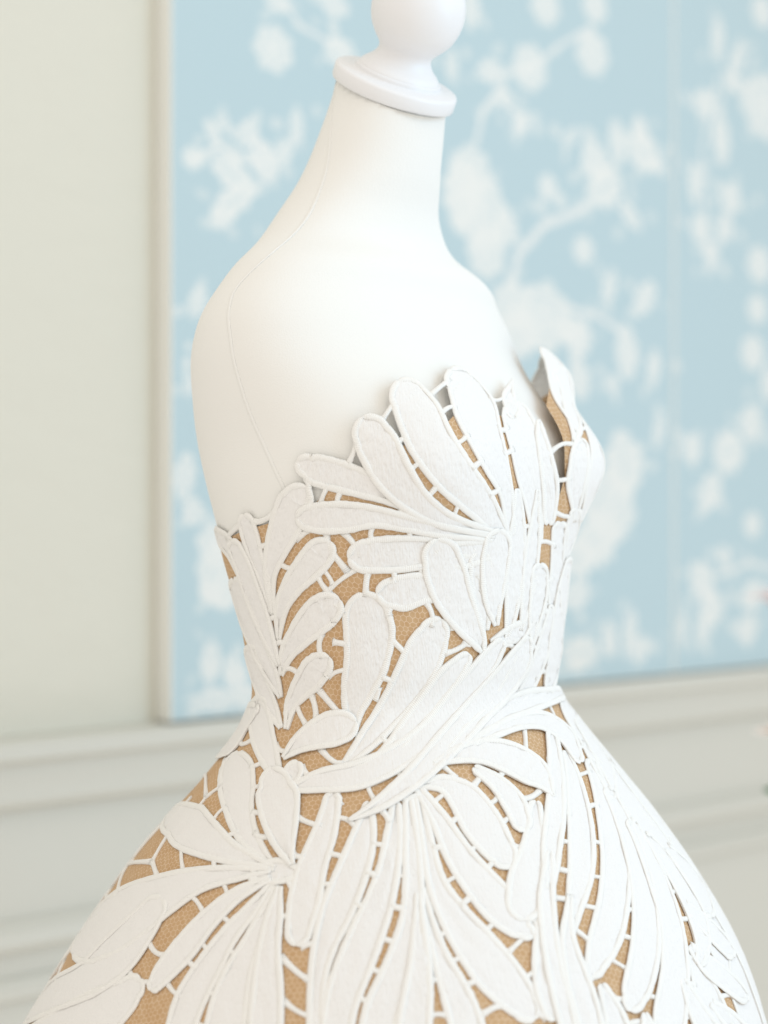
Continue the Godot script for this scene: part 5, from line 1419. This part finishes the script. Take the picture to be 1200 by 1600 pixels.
	leaf([-82, -68.8, -0.4, 1.6, -90, -73.8, -1.2, 4.1, -98.4, -80.8, -2.6, 5.7, -106.4, -92.9, -5.7, 7.1, -115.8, -110.3, -10.7, 5.4, -124.9, -132.2, -14.6, -1.3, -127.1, -141.4, -12.4, -2.6], [-130.3, -151.6], 0.5)
	leaf([-81.3, -72.6, -0.6, 1.4, -87.7, -84.8, -1.6, 2.8, -91.9, -100.8, -2.5, 2.8, -94.3, -117, -3, 2.7, -96.5, -131.9, -2.5, 2, -97.2, -138.8, -1.8, 1.1], [-97.5, -142.5], 0.5)
	leaf([-135.1, -201.8, 3.9, 2.2, -126.9, -175.4, 8.5, 2.5, -116.3, -152.5, 6.4, -2.7, -111.3, -133.1, 6.9, -2.7, -108.2, -112.7, 5.4, -2, -107.1, -102.6, 4.2, -1.3], [-106.4, -96.2], 1)
	leaf([-128, -218.5, 10, 3.5, -116, -189.8, 7.9, -4.6, -109, -168.9, 6.8, -6, -104, -152.2, 4.5, -4.5, -102.5, -145.5, 3.3, -2.7], [-101.2, -139], 0)
	leaf([-80.6, -74.4, -0.6, 0.7, -83.1, -89.7, -1.6, 1.9, -85.8, -104.7, -2.2, 2.2, -87.6, -122.8, -3, 2.1, -88.8, -140.7, -3.4, 1.4, -88.6, -157.7, -3, 0.4, -88.3, -171.1, -1.9, 0.2], [-88.2, -175.8], 0)
	leaf([-79.6, -76.5, -0.6, 0.3, -79.9, -91.9, -1.7, 0.9, -80.7, -105.7, -2.1, 1.3, -81.4, -122.8, -3, 1.2, -81.2, -139.4, -3.7, 0, -80.1, -158.6, -3.7, -0.9, -78.8, -174.1, -2.4, -0.9], [-78.2, -181.2], 0)
	leaf([-78.8, -76.2, -0.7, 0.1, -78, -91.1, -1.9, 0.1, -77.1, -107.5, -2.3, -0.3, -75.4, -126.6, -2.8, -0.9, -74, -145.3, -2.9, -1.2, -72.4, -163.9, -2.4, -1.1], [-71.8, -171.4], 0.5)
	leaf([166.9, 105.3, -3.9, 2.1, 170.9, 122.1, -5, 2.5, 178.3, 131.7, -7.5, 3.1, 184, 137.7, -4, 1.2], [], 0)
	leaf([157.7, 8.9, -0.9, 0.8, 163.7, 20.9, -3.5, 2.5, 171.3, 36.2, -6.8, 3.2, 177.1, 54.6, -8.9, 2.9], [174.4, 59.3], 0)
	leaf([158.6, 28.1, -1.1, 0.8, 162.5, 44.3, -4.2, 2.7, 168.9, 64.6, -6.3, 3.2, 175.4, 85.1, -9.2, 3.1, 177.6, 100.1, -8.4, 2.4], [174.8, 104.4], 0.5)
	leaf([157.3, 49.4, -1.1, 0.7, 161, 70, -3.5, 2, 164.5, 92.8, -5.1, 2.5, 165.9, 113.9, -4.8, 2.3, 168, 126.5, -4.4, 2.1], [168.4, 130.8], 1)
	leaf([157.3, 83, -1.1, 0.5, 157.7, 106, -2.9, 1.4, 158.9, 120.6, -3.7, 1.8, 159.5, 135.3, -4.1, 1.7, 159.6, 142.8, -3.8, 1.5], [159.5, 148.1], 0)
	leaf([155.5, 8.5, -1, -0.1, 154.4, 22.6, -2.6, -0.8, 150.9, 32.2, -3.3, -3.2, 146.6, 41.2, -3.9, -5, 143.3, 48.7, -4, -5.7, 142.3, 50.5, -2.9, -6.9], [138.2, 57.1], 0)
	leaf([149.9, -26.6, -0.3, 0.4, 156.2, -14.7, -2.5, 2.5, 164, -1.2, -5.1, 3.2, 170.4, 11.2, -7.8, 2.8, 174, 18.5, -9, 2.6], [172.8, 25.1], 0.5)
	leaf([149.3, -25.3, -0.8, -0.5, 148.9, -19, -3, -1.7, 148.6, -15.2, -3.3, -1.8], [148.1, -10], 1.5)
	leaf([178, 16.4, 6.6, 0.8, 184.1, 3.3, 7.9, -0.3, 186.8, -9.2, 8.7, -1.3, 188.4, -15.2, 7.6, -1.3], [198.6, -22], 1)
	leaf([144.2, -65.4, -0.2, 1.2, 148.5, -60.6, -0.8, 3.1, 154.4, -53.1, -2.2, 3.9, 161.3, -40.9, -4.4, 3.4, 167.1, -29.6, -7.6, 2.9, 172, -20.6, -9.3, 2.6], [175.6, -10.8], 0)
	leaf([143.1, -67.8, 0, 1.7, 149.6, -65.5, 0.3, 3.9, 156.4, -63.8, 0.3, 6.4, 165.2, -60.2, 0.1, 10, 175, -57.1, -0.3, 12.5, 180.7, -56.1, -1.4, 10.9], [200.5, -60], 0.5)
	leaf([144, -68.8, 0.4, 1.6, 152, -73.8, 1.2, 4.1, 160.4, -80.8, 2.6, 5.7, 168.4, -92.9, 5.7, 7.1, 177.8, -110.3, 10.7, 5.4, 186.9, -132.2, 14.6, -1.3, 189.1, -141.4, 12.4, -2.6], [192.3, -151.6], 0.5)
	leaf([143.3, -72.6, 0.6, 1.4, 149.7, -84.8, 1.6, 2.8, 153.9, -100.8, 2.5, 2.8, 156.3, -117, 3, 2.7, 158.5, -131.9, 2.5, 2, 159.2, -138.8, 1.8, 1.1], [159.5, -142.5], 0.5)
	leaf([197.1, -201.8, -3.9, 2.2, 188.9, -175.4, -8.5, 2.5, 178.3, -152.5, -6.4, -2.7, 173.3, -133.1, -6.9, -2.7, 170.2, -112.7, -5.4, -2, 169.1, -102.6, -4.2, -1.3], [168.4, -96.2], 1)
	leaf([190, -218.5, -10, 3.5, 178, -189.8, -7.9, -4.6, 171, -168.9, -6.8, -6, 166, -152.2, -4.5, -4.5, 164.5, -145.5, -3.3, -2.7], [163.2, -139], 0)
	leaf([142.6, -74.4, 0.6, 0.7, 145.1, -89.7, 1.6, 1.9, 147.8, -104.7, 2.2, 2.2, 149.6, -122.8, 3, 2.1, 150.8, -140.7, 3.4, 1.4, 150.6, -157.7, 3, 0.4, 150.3, -171.1, 1.9, 0.2], [150.2, -175.8], 0)
	leaf([141.6, -76.5, 0.6, 0.3, 141.9, -91.9, 1.7, 0.9, 142.7, -105.7, 2.1, 1.3, 143.4, -122.8, 3, 1.2, 143.2, -139.4, 3.7, 0, 142.1, -158.6, 3.7, -0.9, 140.8, -174.1, 2.4, -0.9], [140.2, -181.2], 0)


func sew_bars() -> void:
	bar(70.9, 137.3, 66.7, 111.5)
	bar(74.3, 114.7, 72.1, 103.2)
	bar(75.2, 97.5, 63.8, 114.5)
	bar(61, 113.1, 63, 96.4)
	bar(75.9, 111.4, 73.3, 97.1)
	bar(66.3, 137.9, 62.8, 121.1)
	bar(80.8, 132.1, 70.8, 139.2)
	bar(73.2, 171.6, 75.9, 151.6)
	bar(71, 154.3, 67.3, 167.7)
	bar(64.2, 163.7, 65.9, 153.3)
	bar(57.1, 142.7, 58.4, 131.4)
	bar(45.5, 93.2, 44.4, 76.4)
	bar(37, 73.8, 38.6, 82.6)
	bar(74.7, 67, 70, 65.8)
	bar(78, 72.6, 78.8, 56)
	bar(77.5, 44.4, 70.8, 49.2)
	bar(75.1, 94.6, 69.5, 86)
	bar(60.6, 44.6, 57.2, 41.6)
	bar(57.4, 69.8, 52.6, 59.1)
	bar(63.2, 29.5, 61.8, 38.1)
	bar(81.6, 36.7, 73.6, 18.7)
	bar(84.1, 32.8, 82.5, 15.1)
	bar(89.8, 24.3, 85.4, 10.9)
	bar(96.9, -1, 90.5, -3.3)
	bar(136.5, -34.5, 116.2, -40)
	bar(116.2, -40, 111.4, -32)
	bar(116.2, -40, 116.2, -47.7)
	bar(111.4, -32, 121.1, -17.4)
	bar(105.9, -49.7, 104.4, -40.3)
	bar(98.4, -56.9, 95.3, -52.4)
	bar(139, -97.5, 118.9, -81.5)
	bar(138.5, -99, 126.9, -107.9)
	bar(118.9, -81.5, 120.8, -65.6)
	bar(118.9, -81.5, 111.7, -87.9)
	bar(110.1, -68.5, 104.4, -80.3)
	bar(135.5, -93, 138.5, -100.5)
	bar(139.5, -115.5, 124.6, -105.3)
	bar(139, -133.5, 129.7, -125.8)
	bar(135.8, -162, 125.3, -170.3)
	bar(136.5, -153, 138.5, -192)
	bar(133.3, -66, 138.5, -94.5)
	bar(126.7, -44.4, 125.3, -64.7)
	bar(98.4, -27.6, 93.8, -26.3)
	bar(94.6, -41, 90.8, -39.9)
	bar(90.8, -51.2, 86.1, -51.4)
	bar(81.7, -39.4, 74.1, -43.2)
	bar(74.6, -111.2, 68.5, -121.3)
	bar(72.4, -132.4, 67.1, -138.6)
	bar(71.4, -105.4, 69.2, -102.4)
	bar(27.2, 109.9, 20.5, 96.4)
	bar(26.1, 97.7, 19.2, 99.7)
	bar(24.7, 87.8, 19.2, 90.2)
	bar(23.3, 82, 18.4, 83.2)
	bar(33, 66.4, 27.1, 66.9)
	bar(40.2, 58.9, 30.1, 66.4)
	bar(110.9, 132.4, 99.6, 142.9)
	bar(111.1, 102.2, 108.8, 109.3)
	bar(98, 78.9, 92.9, 82.3)
	bar(96.6, 62.1, 91.2, 63.3)
	bar(95.5, 143.8, 84.7, 150.9)
	bar(94.8, 127.3, 90.2, 129.5)
	bar(88.2, 116.9, 83.1, 113.2)
	bar(87.4, 44.6, 94.1, 47)
	bar(98.9, -11.8, 103.4, -16.1)
	bar(107.9, 0.5, 117.9, -3.9)
	bar(110.2, 22.8, 112.6, 29.3)
	bar(72.3, -7.8, 80.3, -0.3)
	bar(62, 7.2, 59.8, 3.5)
	bar(81.3, -18, 84.9, -12)
	bar(14.8, 60.1, 6.1, 58.2)
	bar(58, -11.5, 56.2, -16.3)
	bar(64.9, -18.8, 62.2, -29.2)
	bar(72.3, -22.6, 70.9, -31.6)
	bar(55.9, 90.8, 57.1, 84)
	bar(46.3, 109.2, 46.1, 115.8)
	bar(53.8, 113.8, 53.9, 106.1)
	bar(48.3, 133, 48.1, 139.9)
	bar(48.7, 153.7, 50.1, 147.8)
	bar(61.3, 179, 57.7, 195.8)
	bar(50.9, 206.4, 46.7, 218.7)
	bar(47.8, 193.8, 45.1, 197.2)
	bar(45.7, 176, 42.7, 180.8)
	bar(42.1, 159.3, 39.1, 167)
	bar(35.3, 146.7, 33.6, 156)
	bar(36.4, 223.9, 25.4, 236.8)
	bar(34.8, 212.1, 28.3, 217.6)
	bar(33.2, 193.7, 27.8, 200)
	bar(29.5, 177, 24.9, 182.9)
	bar(23.4, 160.8, 17.8, 165.3)
	bar(9, 225.8, -9.3, 236.3)
	bar(12.7, 205.8, 4.7, 207.6)
	bar(14.6, 188, 6.4, 192)
	bar(-1.4, 142.7, 5.2, 142.1)
	bar(-9.4, 189.1, -20.1, 196.4)
	bar(-10.9, 171.7, -17.2, 173.5)
	bar(-11.8, 151.2, -24, 147.3)
	bar(-13, 80.4, -14.5, 87.7)
	bar(-4.3, 129.1, -17.4, 126)
	bar(-10.1, 104.5, -18.4, 104.6)
	bar(-4.1, 63.3, -13.2, 59)
	bar(-1.5, 29.2, 5.1, 33.3)
	bar(-26.3, 32.2, -11.4, 35.2)
	bar(-35.7, 210.4, -22.9, 205.8)
	bar(-49.5, 243, -46.8, 249.1)
	bar(45.5, -8.6, 41.9, -16.3)
	bar(61.2, -32, 58.8, -39.8)
	bar(-20.2, 18, -15.5, 6.3)
	bar(-14.3, -8.3, -23.7, -9.2)
	bar(7.6, 7.6, 14.9, -7.9)
	bar(77.9, -71.9, 75.7, -77.6)
	bar(79, -58.7, 75.6, -59.2)
	bar(97.9, -68.3, 96.3, -74.9)
	bar(86.7, -73.2, 84.6, -77.8)
	bar(92.3, -79.2, 89.4, -86.3)
	bar(99.1, -90.8, 92.9, -98.5)
	bar(89.3, -96.9, 86.3, -99.8)
	bar(91.3, -111.6, 88.8, -114.5)
	bar(93, -123.8, 90, -126.1)
	bar(95.4, -135.6, 91.1, -140.5)
	bar(98, -138.1, 105.5, -137)
	bar(97.4, -122.8, 104.1, -119.3)
	bar(84.8, -112.3, 82.7, -114.9)
	bar(86, -136.5, 83.9, -136.4)
	bar(86.3, -152.1, 83.3, -153)
	bar(86.8, -164.9, 81.7, -169.2)
	bar(77.3, -152.6, 75.5, -151.3)
	bar(77, -165.4, 73.9, -167.7)
	bar(77, -90.1, 74.8, -90.4)
	bar(70.9, -57, 67.1, -58.4)
	bar(70.5, -73, 68.2, -73.2)
	bar(62, -50.7, 59, -51.1)
	bar(62.1, -66.1, 59.8, -67.9)
	bar(63.2, -81, 61.4, -82.5)
	bar(66, -42.5, 71.3, -38.6)
	bar(56.2, -66.1, 54.2, -66.1)
	bar(56.8, -81.4, 54.1, -82.3)
	bar(58, -98.5, 55.5, -100.2)
	bar(59.2, -113.1, 57.2, -115)
	bar(60.5, -127.7, 58.8, -130.4)
	bar(61.1, -145, 59.3, -145.2)
	bar(55.2, -154.7, 53.8, -155.8)
	bar(49.8, -118.5, 48.1, -119.3)
	bar(49.8, -135.7, 46.8, -136.2)
	bar(48.3, -97.1, 46.8, -94.3)
	bar(46.5, -109.6, 44.6, -107.5)
	bar(44.5, -121.1, 42.3, -119)
	bar(42.5, -136.8, 38.6, -132.4)
	bar(49.2, -52.5, 47, -52.1)
	bar(47, -70.3, 44.4, -66.9)
	bar(44.2, -81.8, 42, -77.7)
	bar(40.2, -95.4, 38.4, -91.6)
	bar(37.1, -107.7, 33.2, -100)
	bar(34.7, -120.8, 32.6, -118.1)
	bar(33.8, -137.3, 32.2, -140.8)
	bar(48.8, -29.2, 45.3, -24.2)
	bar(45.2, -40.4, 42.5, -37.4)
	bar(41.6, -54.1, 39.4, -52.1)
	bar(38.4, -64.9, 36.3, -61)
	bar(51.9, -24.8, 56, -29)
	bar(38.1, -22.3, 34.3, -16.4)
	bar(35, -31, 30.6, -27.3)
	bar(32.7, -43, 29.2, -40.5)
	bar(29.4, -18.9, 26.2, -15.1)
	bar(25, -30.9, 15.9, -26.8)
	bar(31.3, -90, 30.9, -98.4)
	bar(29.1, -56.5, 31.4, -53.6)
	bar(11.2, -15.4, 4.9, -12.5)
	bar(13.9, -42.4, 10.6, -44.1)
	bar(18.7, -55.5, 15.1, -57.8)
	bar(22.8, -68.2, 18.8, -72)
	bar(-2, -24.5, -12, -24.2)
	bar(3.3, -42.8, -3, -42.6)
	bar(9.2, -60.5, 5, -62.6)
	bar(14.2, -75.3, 10.4, -78.4)
	bar(19.6, -88.7, 15.5, -93)
	bar(23.3, -99.4, 20.7, -109.4)
	bar(22, -85.4, 25.8, -82.5)
	bar(8.8, -96.7, 5.6, -97.8)
	bar(13.1, -108.2, 9.9, -112.5)
	bar(17.6, -118, 14.1, -126.6)
	bar(7, -126, 4.7, -129.3)
	bar(12.4, -140.2, 9.6, -144.2)
	bar(17.2, -139.3, 19.6, -137.2)
	bar(-8, -96.8, -12.7, -98.2)
	bar(-6, -110.4, -11.4, -113)
	bar(-1.7, -129.9, -4.9, -132.6)
	bar(1.5, -142.4, -1.4, -145.9)
	bar(5.6, -158.6, 2.6, -160.9)
	bar(23.8, -125.9, 21.8, -124.6)
	bar(23.6, -149.4, 21.7, -149.4)
	bar(24.3, -163.4, 22, -168.2)
	bar(18.6, -152.8, 14.7, -153.4)
	bar(18.6, -168.3, 16.4, -169.5)
	bar(-6.7, -158.8, -12.3, -162.1)
	bar(-7.1, -186.8, -11, -189.3)
	bar(1.4, -178.9, 8.9, -173.8)
	bar(-18.6, -143.6, -14.8, -153.1)
